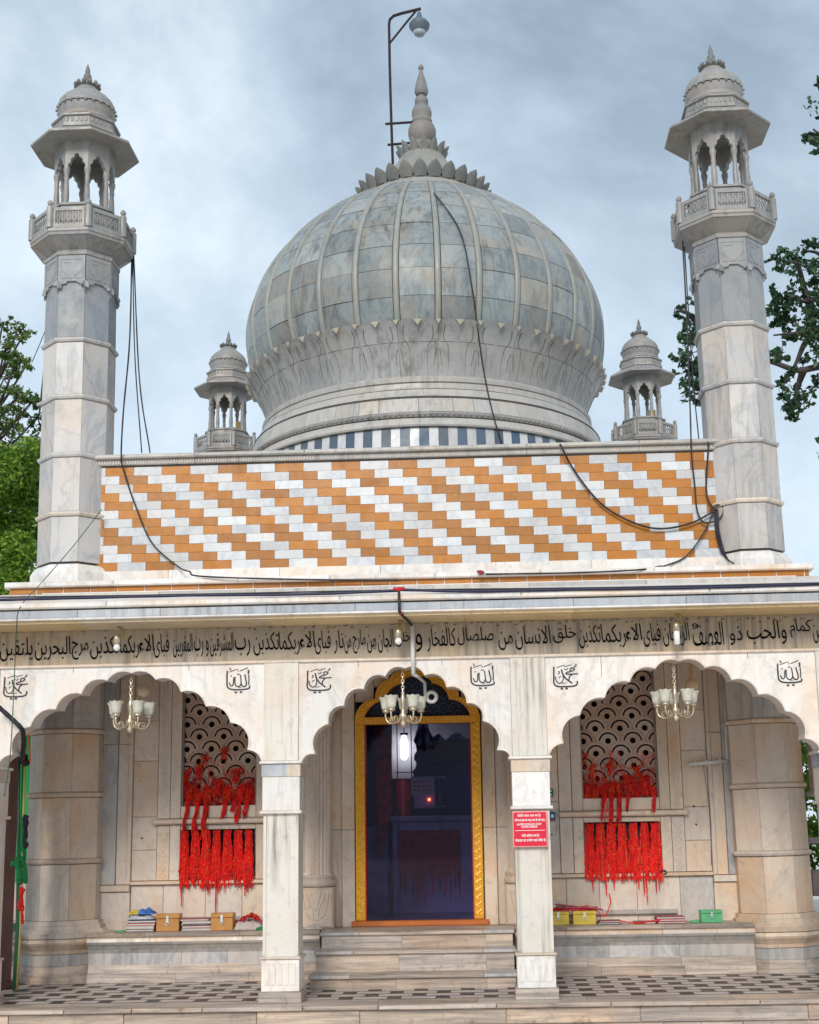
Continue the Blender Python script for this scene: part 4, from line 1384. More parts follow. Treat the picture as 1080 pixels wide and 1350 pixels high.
T0, T1 = math.asin((7.55 - ZC) / HL), math.radians(71)
mb = MB()
mb.lathe([(lambda q: (q[0] - .028, q[1] - .01))(dprof(T0 + (T1 - T0) * k / 28)) for k in range(29)], 90, (DX, DY))
mb.build('core', M['joint'], dome, smooth=True)
NG, NR = 30, 9
rows = [T0 + (T1 - T0) * (k / NR) for k in range(NR + 1)]
for g in range(NG):
    th0 = -PI / 2 + (g + .5) * 2 * PI / NG          # a rib sits a little right of the middle
    rb = MB()
    pts = []
    n = 26
    for k in range(n + 1):
        r_, z_ = dprof(T0 + (T1 - T0) * k / n)
        hw_ = .038 * (0.5 + .5 * r_ / RD) / r_
        for a, d in ((-1.0, -.02), (-.93, .012), (-.35, .022), (.35, .022), (.93, .012), (1.0, -.02)):
            an = th0 + a * hw_
            pts.append((DX + (r_ + d) * math.cos(an), DY + (r_ + d) * math.sin(an), z_ + d * .3))
    fs = []
    for k in range(n):
        for i in range(5):
            fs.append((k * 6 + i, k * 6 + i + 1, (k + 1) * 6 + i + 1, (k + 1) * 6 + i))
    rb.add(pts, fs)
    rb.build('rib', M['rib'], dome, smooth=True)
    if math.sin(th0 + PI / NG) > .5:      # far side courses joined: not seen
        pass
    for k in range(NR):
        ta, tb = rows[k] + .0018, rows[k + 1] - .0018
        if g % 2: ta, tb = ta + .004, tb + .004
        pb = MB()
        nu, nv = 4, 3
        dd = R.uniform(-.004, .004)
        tilt = R.uniform(-.004, .004)
        V_ = []
        for j in range(nv + 1):
            r_, z_ = dprof(ta + (tb - ta) * j / nv)
            hg = .045 * (0.5 + .5 * r_ / RD) / r_
            for i in range(nu + 1):
                an = th0 + hg + (2 * PI / NG - 2 * hg) * i / nu
                bul = .012 * math.sin(PI * i / nu)
                rr_ = r_ + dd + bul + tilt * (j / nv - .5)
                V_.append((DX + rr_ * math.cos(an), DY + rr_ * math.sin(an), z_))
        fs = []
        for j in range(nv):
            for i in range(nu):
                q = j * (nu + 1) + i
                fs.append((q, q + 1, q + nu + 2, q + nu + 1))
        # edge skirts give the slab its thickness
        ed = [i for i in range(nu + 1)] + [j * (nu + 1) + nu for j in range(1, nv + 1)] + [nv * (nu + 1) + i for i in range(nu - 1, -1, -1)] + [j * (nu + 1) for j in range(nv - 1, 0, -1)]
        base = len(V_)
        for q in ed:
            vx, vy, vz = V_[q]
            V_.append((DX + (vx - DX) * .985, DY + (vy - DY) * .985, vz))
        for q in range(len(ed)):
            q2 = (q + 1) % len(ed)
            fs.append((ed[q], ed[q2], base + q2, base + q))
        pb.add(V_, fs)
        pb.build('panel', M['dome'], dome, smooth=True, auto=30)
# big lotus petals round the foot of the shell
NP = 30


def petal_r(u_, v):
    lobe_ = abs(math.sin(PI * u_))            # two shallow lobes to a petal
    return 2.21 + .235 * v ** 1.3 + .05 * max(0, (v - .7) / .3) ** 2 + .030 * lobe_ * min(1, v * 1.3) ** 2


def petal_top(u_):
    return 7.555 + .062 * abs(math.sin(PI * u_)) ** .55


for g in range(NP):
    th = -PI / 2 + (g + 1) * 2 * PI / NP
    pb = MB()
    nu, nv = 12, 9
    V_ = []
    for side in (0, 1):
        for j in range(nv + 1):
            v = j / nv
            for i in range(nu + 1):
                u_ = -1 + 2 * i / nu
                z_ = 6.93 + (petal_top(u_) - 6.93) * v
                r_ = petal_r(u_, v) - .03 * side
                an = th + u_ * (PI / NP) * .992
                V_.append((DX + r_ * math.cos(an), DY + r_ * math.sin(an), z_))
    fs = []
    Q = (nu + 1) * (nv + 1)
    for j in range(nv):
        for i in range(nu):
            q = j * (nu + 1) + i
            fs.append((q, q + 1, q + nu + 2, q + nu + 1))
            fs.append((Q + q, Q + q + nu + 1, Q + q + nu + 2, Q + q + 1))
    for i in range(nu):
        q = nv * (nu + 1) + i
        fs.append((q, q + 1, Q + q + 1, Q + q))
    for j in range(nv):
        q = j * (nu + 1)
        fs.append((q, Q + q, Q + q + nu + 1, q + nu + 1))
        q += nu
        fs.append((q, q + nu + 1, Q + q + nu + 1, Q + q))
    pb.add(V_, fs)
    pt = pb.build('petal', M['petal'], dome, smooth=True, auto=40)

    def onp(u_, z_, d=.0):
        v = (z_ - 6.93) / (petal_top(u_) - 6.93)
        r_ = petal_r(u_, max(0, min(1, v))) + d
        an = th + u_ * (PI / NP)
        return Vector((DX + r_ * math.cos(an), DY + r_ * math.sin(an), z_))
    rb = MB()      # carved grooves: urn outline, stem lines, horizontal seam
    jw = R.uniform(-.04, .04)
    for sg_ in (-1, 1):
        rb.tube(catmull([onp(sg_ * (.70 + jw), 7.55), onp(sg_ * (.76 + jw), 7.47), onp(sg_ * .70, 7.40), onp(sg_ * .52, 7.34), onp(sg_ * .44, 7.22), onp(sg_ * .46, 7.08), onp(sg_ * .5, 6.96)], 3), [.0058 - .00025 * k for k in range(19)], 4)
        rb.tube(catmull([onp(sg_ * .92, 7.30), onp(sg_ * .84, 7.20), onp(sg_ * (.80 + jw), 7.10)], 3), .006, 4, taper=.4)
    rb.tube([onp(-.98 + .28 * k, 7.375 + R.uniform(-.003, .003)) for k in range(8)], .0035, 4)
    rb.build('groove', M['joint'], pt)
    for uc, hw_, dz_ in ((0.0, .20, .065), (.985, .13, .055)):      # ivory tips hanging in the notches
        rb = MB()
        a_, b_, c_ = onp(uc - hw_, 7.60, .03), onp(min(uc + hw_, 1.12), 7.60, .03), onp(uc, 7.60 - dz_, .045)
        top_ = onp(uc, 7.605, .05)
        ins_ = [onp(uc - hw_, 7.60, -.03), onp(min(uc + hw_, 1.12), 7.60, -.03), onp(uc, 7.60 - dz_, -.02)]
        rb.add([a_, b_, c_, top_] + ins_, [(0, 2, 3), (2, 1, 3), (0, 3, 1), (4, 5, 6), (0, 4, 6, 2), (1, 2, 6, 5), (0, 1, 5, 4)])
        rb.build('petal_tip', M['ivory'], pt)
for prof, mt, nm in (([(2.10, 6.96), (2.28, 6.96), (2.305, 6.93), (2.30, 6.88), (2.27, 6.865)], 'drum', 'torus'), ([(2.20, 6.864), (2.30, 6.86), (2.31, 6.80), (2.335, 6.775)], 'drum', 'moulding'),
                     ([(2.30, 6.773), (2.345, 6.765), (2.36, 6.70), (2.40, 6.66)], 'drum', 'moulding'), ([(2.40, 6.655), (2.42, 6.645), (2.42, 6.63)], 'joint', 'moulding'),
                     ([(2.33, 6.44), (2.475, 6.435), (2.485, 6.41), (2.47, 6.375), (2.45, 6.37)], 'carved', 'moulding'), ([(2.40, 6.369), (2.46, 6.36), (2.50, 6.27), (2.49, 6.25), (2.35, 6.245)], 'drum', 'moulding'),
                     ([(2.56, 5.97), (2.62, 5.96), (2.62, 5.7), (2.70, 5.6), (2.70, 5.36)], 'drum', 'moulding'), ([(2.36, 6.64), (2.36, 5.96)], 'joint', 'core')):
    mb = MB(); mb.lathe(list(reversed(prof)), 96, (DX, DY), cap=False); mb.build(nm, M[mt], dome, smooth=True, auto=35)
mb = MB()
for k in range(220):
    a = 2 * PI * k / 220
    mb.ball((DX + 2.486 * math.cos(a), DY + 2.486 * math.sin(a), 6.40), .016, 5, 3)
tag(mb.build('beads', M['carved'], dome), kind='stuff')


def curved_slab(a0, a1, r0, r1, z0, z1, th=.05, n=3):
    m_ = MB(); V_ = []
    for k in range(n + 1):
        an = a0 + (a1 - a0) * k / n
        for rr_, z_ in ((r0, z0), (r1, z1), (r1 - th, z1), (r0 - th, z0)):
            V_.append((DX + rr_ * math.cos(an), DY + rr_ * math.sin(an), z_))
    fs = [(0, 1, 2, 3), (4 * n + 3, 4 * n + 2, 4 * n + 1, 4 * n)]
    for k in range(n):
        for i in range(4):
            j = (i + 1) % 4
            fs.append((4 * k + i, 4 * k + j, 4 * k + 4 + j, 4 * k + 4 + i))
    m_.add(V_, fs)
    return m_


a = 0.0
while a < 2 * PI - .05:
    d = min(R.uniform(.10, .22), 2 * PI - a)
    curved_slab(a + .001, a + d - .001, 2.465, 2.415, 6.442, 6.628).build('drum_slab', M['drum'], dome, smooth=True, auto=30)
    a += d
NS = 66
for k in range(NS * 2):
    a0 = PI / NS * k
    a1 = a0 + PI / NS
    curved_slab(a0 + .0006, a1 - .0006, 2.47 + (.004 if k % 2 else 0), 2.45 + (.004 if k % 2 else 0), 5.975, 6.242, n=1).build('drum_tile', M['slate_blue' if k % 2 else 'tile_white'], dome)
# crown
mb = MB(); mb.lathe([(.93, 10.20), (.93, 10.27), (.91, 10.30), (.88, 10.36), (.84, 10.38)], 60, (DX, DY)); mb.build('crown_band', M['dome'], dome, smooth=True, auto=35)


def ring_petals(n, r0, r1, z0, z1, hw, nm, ph=0.0):
    for g in range(n):
        th = -PI / 2 + ph + g * 2 * PI / n
        m_ = MB(); V_ = []
        cols = [(-1, 0), (-.5, .35), (0, .5), (.5, .35), (1, 0)]
        lev = [(0, .72), (.3, 1.0), (.6, .95), (.85, .55), (1.0, .05)]
        for side in (0, 1):
            for v, wv in lev:
                for u_, b_ in cols:
                    r_ = r0 + (r1 - r0) * v ** 1.5 + b_ * hw * .8 * wv - side * .035
                    off_ = u_ * hw * wv
                    V_.append((DX + r_ * math.cos(th) - off_ * math.sin(th), DY + r_ * math.sin(th) + off_ * math.cos(th), z0 + (z1 - z0) * v))
        fs = []
        for j in range(4):
            for i in range(4):
                q = j * 5 + i
                fs.append((q, q + 1, q + 6, q + 5)); fs.append((25 + q, 30 + q, 31 + q, 26 + q))
        for j in range(4):
            fs.append((j * 5, 25 + j * 5, 30 + j * 5, j * 5 + 5)); fs.append((j * 5 + 4, j * 5 + 9, 34 + j * 5, 29 + j * 5))
        fs.append((20, 21, 22, 23, 24, 49, 48, 47, 46, 45)); fs.append((4, 3, 2, 1, 0, 25, 26, 27, 28, 29))
        m_.add(V_, fs)
        m_.build(nm, M['dark_stone'], dome, smooth=True, auto=60)


ring_petals(28, .87, 1.0, 10.37, 10.575, .10, 'crown_petal')
mb = MB(); mb.lathe([(.87, 10.36), (.80, 10.50), (.68, 10.66), (.52, 10.82), (.40, 10.95), (.33, 11.08), (.28, 11.14)], 40, (DX, DY)); mb.build('crown_cap', M['rib'], dome, smooth=True)
ring_petals(14, .30, .40, 11.06, 11.26, .062, 'crown_petal', .1)
mb = MB()
mb.lathe([(.16, 11.06), (.17, 11.20), (.19, 11.28), (.175, 11.33), (.15, 11.345), (.185, 11.40), (.205, 11.48), (.205, 11.55), (.18, 11.62), (.14, 11.655), (.15, 11.67), (.15, 11.71), (.135, 11.73), (.13, 11.745), (.145, 11.79), (.148, 11.84), (.13, 11.90), (.095, 11.93),
          (.095, 11.95), (.10, 11.96), (.085, 11.97), (.10, 12.0), (.10, 12.04), (.08, 12.075), (.055, 12.09), (.055, 12.11), (.085, 12.125), (.103, 12.17), (.10, 12.21), (.075, 12.33), (.035, 12.47), (.022, 12.53), (.04, 12.55), (.04, 12.58), (.02, 12.61), (.004, 12.62)], 24, (DX, DY))
mb.build('finial', M['dark_stone'], dome, smooth=True, auto=40)

# street lamp pole on the dome
lp_ = thing('lamp_pole', (-.35, 6.1, 11.0), 'thin rusty lamp pole with curved arm above the dome finial', 'lamp pole')
PYL = 6.0
g = lambda x, y: tuple(at(x, y, PYL))
mb = MB()
mb.tube([g(518, 216), g(516, 160), g(514, 90), g(513, 32), g(514, 26), g(519, 21), g(530, 17.5), g(555, 11.5)], .022, 6)
mb.build('pole', M['iron'], lp_)
mb = MB(); mb.tube([g(514, 57), g(526, 42), g(538, 27), g(549, 14)], .016, 6); mb.build('brace', M['iron'], lp_)
mb = MB(); mb.tube([g(508, 163.5), g(545, 161)], .018, 6); mb.build('bracket', M['iron'], lp_)
mb = MB(); mb.tube([g(511, 191), g(545, 188)], .018, 6); mb.build('bracket', M['iron'], lp_)
hz = at(553, 35, PYL)
mb = MB(); mb.lathe([(.10, hz.z - .09), (.15, hz.z - .02), (.155, hz.z + .03), (.11, hz.z + .09), (.05, hz.z + .12), (.035, hz.z + .2), (.02, hz.z + .24)], 20, (hz.x, PYL)); mb.build('lamp_head', plain('grey_lamp_housing', (.10, .13, .16), .4), lp_, smooth=True, auto=40)
mb = MB(); mb.lathe([(.02, hz.z - .155), (.07, hz.z - .14), (.10, hz.z - .092)], 16, (hz.x, PYL)); mb.build('lamp_glass', plain('dull_lamp_glass', (.32, .38, .42), .2), lp_, smooth=True)
mb = MB()
cw = [g(517.3 - k * .11 + 1.3 * math.sin(k * 1.9), 212 - k * 4.5) for k in range(40)]
mb.tube(cw, .008, 4); mb.build('wire_wrap', M['cable'], lp_)


# ------------------------------------------------------------------ cables
def cable(px, Y, r_, mat, label, group=None, name='cable', n=7, cat='cable'):
    pts = []
    for q in px:
        yy = q[2] if len(q) > 2 else Y
        pts.append(at(q[0], q[1], yy))
    P_ = catmull(pts, n) if len(pts) > 2 else pts
    rr = [r_ * (1 + .25 * math.sin(i * 1.7) * .3) for i in range(len(P_))]
    mb = MB(); mb.tube(P_, rr, 6)
    return tag(mb.build(name, M[mat], None, smooth=True), label, cat, group)


PYC = 1.88
cable([(174, 338, 2.3), (171, 450, 2.1), (163, 540, 1.8), (160, 598, 1.80), (163, 620, PYC), (178, 665, PYC), (200, 715, PYC), (235, 747, 1.84), (250, 753.5, 1.48), (268, 760, 1.20), (400, 764, 1.2), (525, 765, 1.2)], PYC, .009, 'cable', 'black cable dropping from the left balcony and trailing across the parapet tiles')
cable([(175, 338, 2.3), (178, 470, 2.3), (187, 597, 2.2)], 2.2, .007, 'cable', 'middle cable of three hanging right of the left minaret')
cable([(176.5, 338, 2.3), (184, 500, 2.3), (198, 597, 2.2)], 2.2, .008, 'cable', 'outermost cable of three hanging right of the left minaret')
cable([(900, 318, 2.0), (906, 430, 1.9), (910, 540, 1.8), (912, 600, 1.8), (916, 640, PYC), (919, 672, PYC), (927, 688, PYC), (940, 688, PYC), (952, 680, PYC), (953, 668, PYC), (944, 666, PYC), (936, 674, PYC)], PYC, .009, 'cable', 'black cable dropping from the right balcony into a loop on the tiles')
cable([(902, 318, 2.2), (913, 490, 2.2), (922, 585, 2.2)], 2.2, .007, 'cable', 'thin cable beside the right minaret ending behind the coping')
cable([(735, 582, 2.0), (741, 590, 1.80), (752, 612, PYC), (775, 645, PYC), (800, 670, PYC), (835, 689, PYC), (870, 697, PYC), (910, 690, PYC), (945, 672, PYC)], PYC, .011, 'cable', 'thick black cable sagging across the tiles from the coping to the knot')
cable([(933, 582, 2.0), (934, 590, 1.80), (931, 640, PYC), (935, 662, PYC), (945, 674, PYC)], PYC, .010, 'cable', 'short black cable hanging straight down from the coping beside the right minaret')
for k, dx in enumerate((0, 2.2, 4)):
    cable([(942 + dx, 672, PYC), (944 + dx, 700, PYC - .01 * k), (950 + dx, 725, PYC - .01 * k), (960, 738, 1.75), (967, 743, 1.5)], PYC, .009, 'cable' if k != 1 else 'cable_blue', ('black', 'navy', 'second black')[k] + ' strand of the cable bundle running down to the roof corner', 'cable bundle at the right minaret')
cable([(941, 675, PYC), (927, 704, PYC), (905, 733, PYC), (880, 745, 1.84), (868, 747, 1.48), (845, 751, 1.2), (760, 755, 1.2), (640, 757, 1.2)], PYC, .009, 'cable', 'black cable curving from the knot to the roof slab, ending at the middle')


def on_dome(px, py):
    d = (fw * F + rt * (px - CX) - up * (py - CY)).normalized()
    t_ = 11.0
    while t_ < 24:
        p_ = CAM + d * t_
        if p_.z > 10.40: rr_ = .95
        elif p_.z > ZC: rr_ = RD * max(0, 1 - ((p_.z - ZC) / HU) ** (2 / 1.11)) ** (1.11 / 2)
        elif p_.z > 7.6: rr_ = RD * math.sqrt(1 - ((p_.z - ZC) / HL) ** 2)
        elif p_.z > 6.95: rr_ = 2.27 + .26 * (p_.z - 6.95) / .65
        else: rr_ = 2.34 + .16 * min(1, (6.95 - p_.z) / .6)
        if math.hypot(p_.x - DX, p_.y - DY) < rr_ + .055: break
        t_ += .02
    return (px, py, p_.y)


cable([on_dome(*q) for q in ((556, 236), (575, 258), (600, 292), (612, 322), (620, 365), (627, 410), (632, 450), (638, 490), (645, 525), (654, 560), (664, 592))], 3.5, .010, 'cable', 'black cable running down the face of the great dome')
cable([(0, 791, -.5), (100, 788.5, -.5), (250, 785, -.5), (400, 783.5, -.5), (527, 778.5, -.5)], -.5, .013, 'cable_blue', 'navy cable along the eave left of the red joint')
cable([(527, 777.5, -.5), (620, 779.5, -.5), (760, 777, -.5), (930, 774.5, -.5), (1082, 770, -.5)], -.5, .013, 'cable_blue', 'navy cable along the eave right of the red joint')
cable([(0, 787.5, -.42), (200, 784.5, -.42), (527, 778, -.42), (800, 774.5, -.42), (1082, 768.5, -.42)], -.42, .007, 'cable', 'thin black cable along the whole eave edge')
cable([(526, 776, -.50), (526.5, 800, -.51), (528, 808, -.51), (543, 824, -.10)], -.5, .013, 'cable', 'short black cable hanging from the red joint over the eave')
q = at(526, 777, -.5)
mb = MB(); mb.ball((q.x, -.51, q.z), .022, 8, 5); mb.tube([(q.x - .05, -.505, q.z), (q.x + .05, -.505, q.z + .005)], .017, 6)
q = at(528, 808, -.5); mb.ball((q.x, -.51, q.z), .018, 8, 5)
tag(mb.build('cable_joint', M['red_tape'], None, smooth=True), 'red taped cable joint at the middle of the eave', 'cable joint')
q = at(634, 757, 1.2)
mb = MB()
for k in range(9): mb.ball((q.x + R.uniform(-.03, .03), 1.18, q.z + R.uniform(0, .025)), .016, 6, 4)
tag(mb.build('flower_garland', M['book_red'], None), 'small dark red flower heap on the roof slab above the eave', 'flowers')
cable([(134, 672, 1.80), (95, 722, 1.45), (55, 768, 1.15), (27, 800, -.5), (22, 830, -.5), (20, 870, -.2), (17, 940, -.2), (13, 1000, -.2), (6, 1050, -.2)], -.2, .0045, 'cable_green', 'thin green wire from the parapet corner down past the left arch')
cable([(64, 425, 2.6), (57, 500, 3.4), (52, 545, 4.0)], 3, .013, 'cable_grey', 'grey slanting pipe behind the left minaret', name='pipe', cat='pipe')
cable([(64, 425, 2.6), (52, 455, 2.8), (42, 478, 3)], 3, .005, 'cable_grey', 'thin grey wire slanting left from the left minaret')
cable([(-4, 930, -.15), (15, 947, -.12), (28, 960, -.1), (31, 970, .0), (31, 985, .1), (29, 1000, .3)], 0, .022, 'cable', 'thick black hose bending down beside the left arch', name='hose', cat='hose')

# white pvc pipe under the centre arch with a round fitting
pv = thing('conduit_pipe', tuple(at(545, 860, -.05)), 'white plastic conduit with round fitting hanging in front of the centre arch', 'conduit')
mb = MB(); mb.tube([at(543.5, 823, -.04), at(545, 889, -.04)], .020, 8); mb.build('pipe', M['pvc'], pv, smooth=True)
mb = MB(); mb.tube([at(545, 889, -.04), at(552, 893, .1), at(560, 900, .33), at(561, 922, .35)], .015, 8); mb.build('pipe', M['pvc'], pv, smooth=True)
q = at(569, 919, .36)
mb = MB(); mb.tube([(q.x + .045 * math.cos(k * PI / 8), .36, q.z + .045 * math.sin(k * PI / 8)) for k in range(17)], .018, 8); mb.build('round_fitting', M['pvc'], pv, smooth=True)

# ------------------------------------------------------------------ light bulbs under the eave
for px, py, long_, lb in ((155, 823, 0, 'small light bulb in a brass holder under the eave above the left arch'), (525, 812, 0, 'small light bulb beside the white conduit under the eave'), (891, 812, 1, 'long white tube bulb hanging under the eave above the right arch')):
    q = at(px, py, -.22)
    bt = thing('light_bulb', (q.x, -.22, q.z), lb, 'light bulb', 'bulbs under the eave')
    mb = MB(); mb.tube([(q.x, -.2, 3.27), (q.x + .05, -.2, 3.24), (q.x + .045, -.2, 3.17), (q.x, -.22, 3.16)], .014, 6); mb.build('bracket', M['ochre_board'], bt, smooth=True)
    mb = MB(); mb.lathe([(.03, 3.11), (.033, 3.17), (.018, 3.2)], 12, (q.x, -.22)); mb.build('holder', M['brass'], bt, smooth=True)
    mb = MB()
    if long_: mb.lathe([(.01, 2.99), (.026, 3.0), (.028, 3.10), (.028, 3.15)], 12, (q.x, -.22))
    else: mb.lathe([(.005, 3.045), (.026, 3.06), (.032, 3.08), (.02, 3.112)], 12, (q.x, -.22))
    mb.build('bulb', M['bulb'], bt, smooth=True)


# ------------------------------------------------------------------ chandeliers
def chandelier(x, label):
    y = .13
    c_ = thing('chandelier', (x, y, 2.85), label, 'chandelier', 'chandeliers under the porch arches')
    mb = MB()
    z = 2.86
    k = 0
    while z > 2.66:
        pts = [(x + (.012 * math.cos(t * PI / 4) if k % 2 else 0), y + (0 if k % 2 else .012 * math.cos(t * PI / 4)), z - .014 + .02 * math.sin(t * PI / 4)) for t in range(9)]
        mb.tube(pts, .004, 4)
        z -= .028
        k += 1
    mb.build('chain', M['brass'], c_)
    mb = MB(); mb.lathe([(.004, 2.34), (.022, 2.36), (.03, 2.385), (.016, 2.41), (.034, 2.43), (.04, 2.45), (.02, 2.48), (.016, 2.52), (.026, 2.58), (.020, 2.62), (.010, 2.66), (.016, 2.672)], 16, (x, y)); mb.build('stem', M['brass'], c_, smooth=True)
    for k in range(5):
        a = 2 * PI * k / 5 + .35 + x
        ca, sa = math.cos(a), math.sin(a)
        f = lambda r_, z_: (x + r_ * ca, y + r_ * sa, z_)
        mb = MB(); mb.tube(catmull([f(.02, 2.44), f(.06, 2.40), f(.11, 2.385), f(.155, 2.41), f(.17, 2.46), f(.165, 2.49)], 5), .009, 6)
        mb.tube(catmull([f(.07, 2.40), f(.09, 2.44), f(.12, 2.44), f(.125, 2.41), f(.105, 2.405)], 4), .006, 5)
        mb.lathe([(.015, 2.48), (.034, 2.49), (.034, 2.505), (.02, 2.51)], 12, f(.165, 0)[:2])
        arm = mb.build('arm', M['brass'], c_, smooth=True)
        mb = MB(); V_ = []
        n = 24
        prof = [(.03, 2.508), (.042, 2.53), (.046, 2.56), (.05, 2.59), (.066, 2.622)]
        for pi_, (r_, z_) in enumerate(prof):
            for i in range(n):
                t = 2 * PI * i / n
                wv = .005 * math.cos(8 * t) if pi_ == len(prof) - 1 else 0
                V_.append((x + .165 * ca + r_ * math.cos(t), y + .165 * sa + r_ * math.sin(t), z_ + wv))
        fs = [(k_ * n + i, k_ * n + (i + 1) % n, (k_ + 1) * n + (i + 1) % n, (k_ + 1) * n + i) for k_ in range(len(prof) - 1) for i in range(n)]
        fs.append(tuple(range(n)))
        mb.add(V_, fs)
        mb.build('shade', M['glass_shade'], arm, smooth=True)
    return c_


chandelier(at(173, 900, .13).x, 'brass chandelier with frosted glass shades hanging under the left arch')
chandelier(at(531, 900, .13).x, 'brass chandelier with frosted glass shades hanging before the golden door frame')
chandelier(at(889, 900, .13).x, 'brass chandelier with frosted glass shades hanging under the right arch')
# dark ceiling hooks / fan canopy behind left and right arches
for px, py, lb in ((190, 905, 'round beige ceiling fitting behind the left chandelier'), (912, 897, 'round beige ceiling fitting behind the right chandelier')):
    q = at(px, py, 1.0)
    mb = MB(); mb.lathe([(.02, q.z - .10), (.055, q.z - .08), (.065, q.z - .02), (.04, q.z + .01), (.02, q.z + .03), (.015, 3.34)], 14, (q.x, 1.0))
    tag(mb.build('ceiling_fitting', M['soffit'], None, smooth=True), lb, 'ceiling fitting')


# ------------------------------------------------------------------ red threads
def bundle(x, ztop, zbot, w_, n, tails, label, group, y=WY - .03):
    mb = MB()
    for k in range(n):
        x0 = x + R.uniform(-1, 1) * w_ * .5
        zt = ztop - R.random() * .05
        zb = zbot + R.uniform(-.09, .10)
        yy = y - R.random() * .035 * (1 - abs(x0 - x) / w_)
        pts = []
        m_ = 9
        for j in range(m_ + 1):
            t = j / m_
            pts.append((x + (x0 - x) * (.78 + .62 * t + .10 * math.sin(7 * t + k)) + R.uniform(-.009, .009), yy + R.uniform(-.008, .008), zt + (zb - zt) * t))
        mb.tube(pts, R.uniform(.005, .009), 3, R.choice((0,) * 14 + (2, 2, 3)))
    for k in range(n * 2):     # knots
        kx = x + R.uniform(-.5, .5) * w_
        mb.ball((kx, y - .028 - R.random() * .012, R.uniform(zbot, ztop)), R.uniform(.004, .008), 4, 3, R.choice((0, 0, 0, 0, 1)))
    for ln in tails:
        x0 = x + R.uniform(-.5, .5) * w_
        for s_ in range(6):
            pts = [(x0 + R.uniform(-.014, .010) * (1 - j / 10), y - .015 + R.uniform(-.006, .006), zbot + .08 - (ln + .08) * j / 7 + R.uniform(-.005, .005)) for j in range(8)]
            mb.tube(pts, .006, 3, R.choice((0, 0, 0, 2)), taper=.5)
    o_ = mb.build('thread_bundle', [M['thread'], M['thread_orange'], M['thread_dark'], M['thread_faded']], None)
    return tag(o_, label, 'threads', group)


ordn = ['first', 'second', 'third', 'fourth', 'fifth', 'sixth', 'seventh']
tl = [[.25, .05], [.09, .1], [.14, .12, .1], [.10, .32, .12], [.16, .1, .12], [.05, .08], [.12, .16, .08]]
tr = [[.18, .05], [.14, .22], [.16, .08, .1], [.04], [.16, .1], [.30, .22, .1], [.18, .12, .2]]
for k in range(7):
    X = -2.49 + .057 + k * .1115
    bundle(X, 1.47, 1.0 if k in (1, 4) else .96, .078, 70, tl[k], ordn[k] + ' red thread bundle from the left on the lower left window', 'red thread bundles on the lower left window')
    X = 1.70 + .055 + k * .1125
    bundle(X, 1.47, .97, .082, 70, tr[k], ordn[k] + ' red thread bundle from the left on the lower right window', 'red thread bundles on the lower right window')
# threads tied in the upper lattice
for sx, pts_ in ((-1, [(250, 1040, 55), (263, 1015, 20), (262, 1050, 60), (275, 1045, 60), (287, 1035, 40), (300, 1045, 60), (312, 1020, 25), (318, 1045, 60), (328, 1045, 55), (247, 1020, 20), (296, 990, 12), (270, 1000, 12)]),
                 (1, [(775, 1040, 40), (785, 1045, 60), (797, 1045, 60), (806, 1040, 70), (816, 1040, 70), (828, 1030, 55), (838, 1045, 40), (850, 1035, 50), (862, 1045, 30), (780, 1015, 15), (805, 1010, 20), (840, 1015, 15), (770, 1000, 8)])):
    lng = {-1: {250: .33, 263: .3, 275: .36, 300: .12, 312: .05, 318: .18, 328: .12}, 1: {797: .24, 806: .30, 816: .28, 828: .12, 862: .14}}[sx]
    mb = MB()
    for px, py, n in pts_:
        q = at(px, py, WY + .04)
        for k in range(n):
            a = R.uniform(-.2, PI + .2)
            r_ = R.uniform(.03, .085)
            p0 = (q.x + r_ * math.cos(a), WY + .055, q.z + r_ * math.sin(a) * 1.1)
            p1 = (q.x + R.uniform(-.03, .03), WY + .035, q.z + R.uniform(-.02, .02))
            p2_ = (q.x + R.uniform(-.04, .04), WY + .01, q.z - R.uniform(.03, .12))
            mb.tube([p0, p1, p2_], R.uniform(.003, .006), 3, R.choice((0, 0, 0, 0, 2, 1)))
        if px in lng:
            for k in range(12):
                x0 = q.x + R.uniform(-.02, .02)
                zt = min(q.z, 1.78)
                zb = 1.70 - lng[px] * R.uniform(.6, 1)
                mb.tube([(x0, WY - .02, zt)] + [(x0 + R.uniform(-.012, .012) - .03 * j / 5, WY - .045 - (.05 if 1.5 < zt + (zb - zt) * j / 5 < 1.62 else 0), zt + (zb - zt) * j / 5) for j in range(1, 6)], .006, 3, R.choice((0, 0, 0, 2)))
    for k in range(420):
        X = sx * R.uniform(1.72, 2.47); Z = 1.74 + abs(R.gauss(0, .16))
        if Z > 2.25: continue
        a = R.uniform(0, PI); l_ = R.uniform(.02, .07)
        mb.tube([(X - l_ * math.cos(a), WY + .05, Z + l_ * math.sin(a)), (X, WY + .04, Z), (X + R.uniform(-.02, .02), WY + .03, Z - R.uniform(.02, .09))], R.uniform(.002, .0045), 3, R.choice((0, 0, 0, 2)))
    tag(mb.build('lattice_threads', [M['thread'], M['thread_orange'], M['thread_dark']], None), 'tangled red threads tied into the upper ' + ('left' if sx < 0 else 'right') + ' lattice window', 'threads', 'threads tied in the upper lattices')

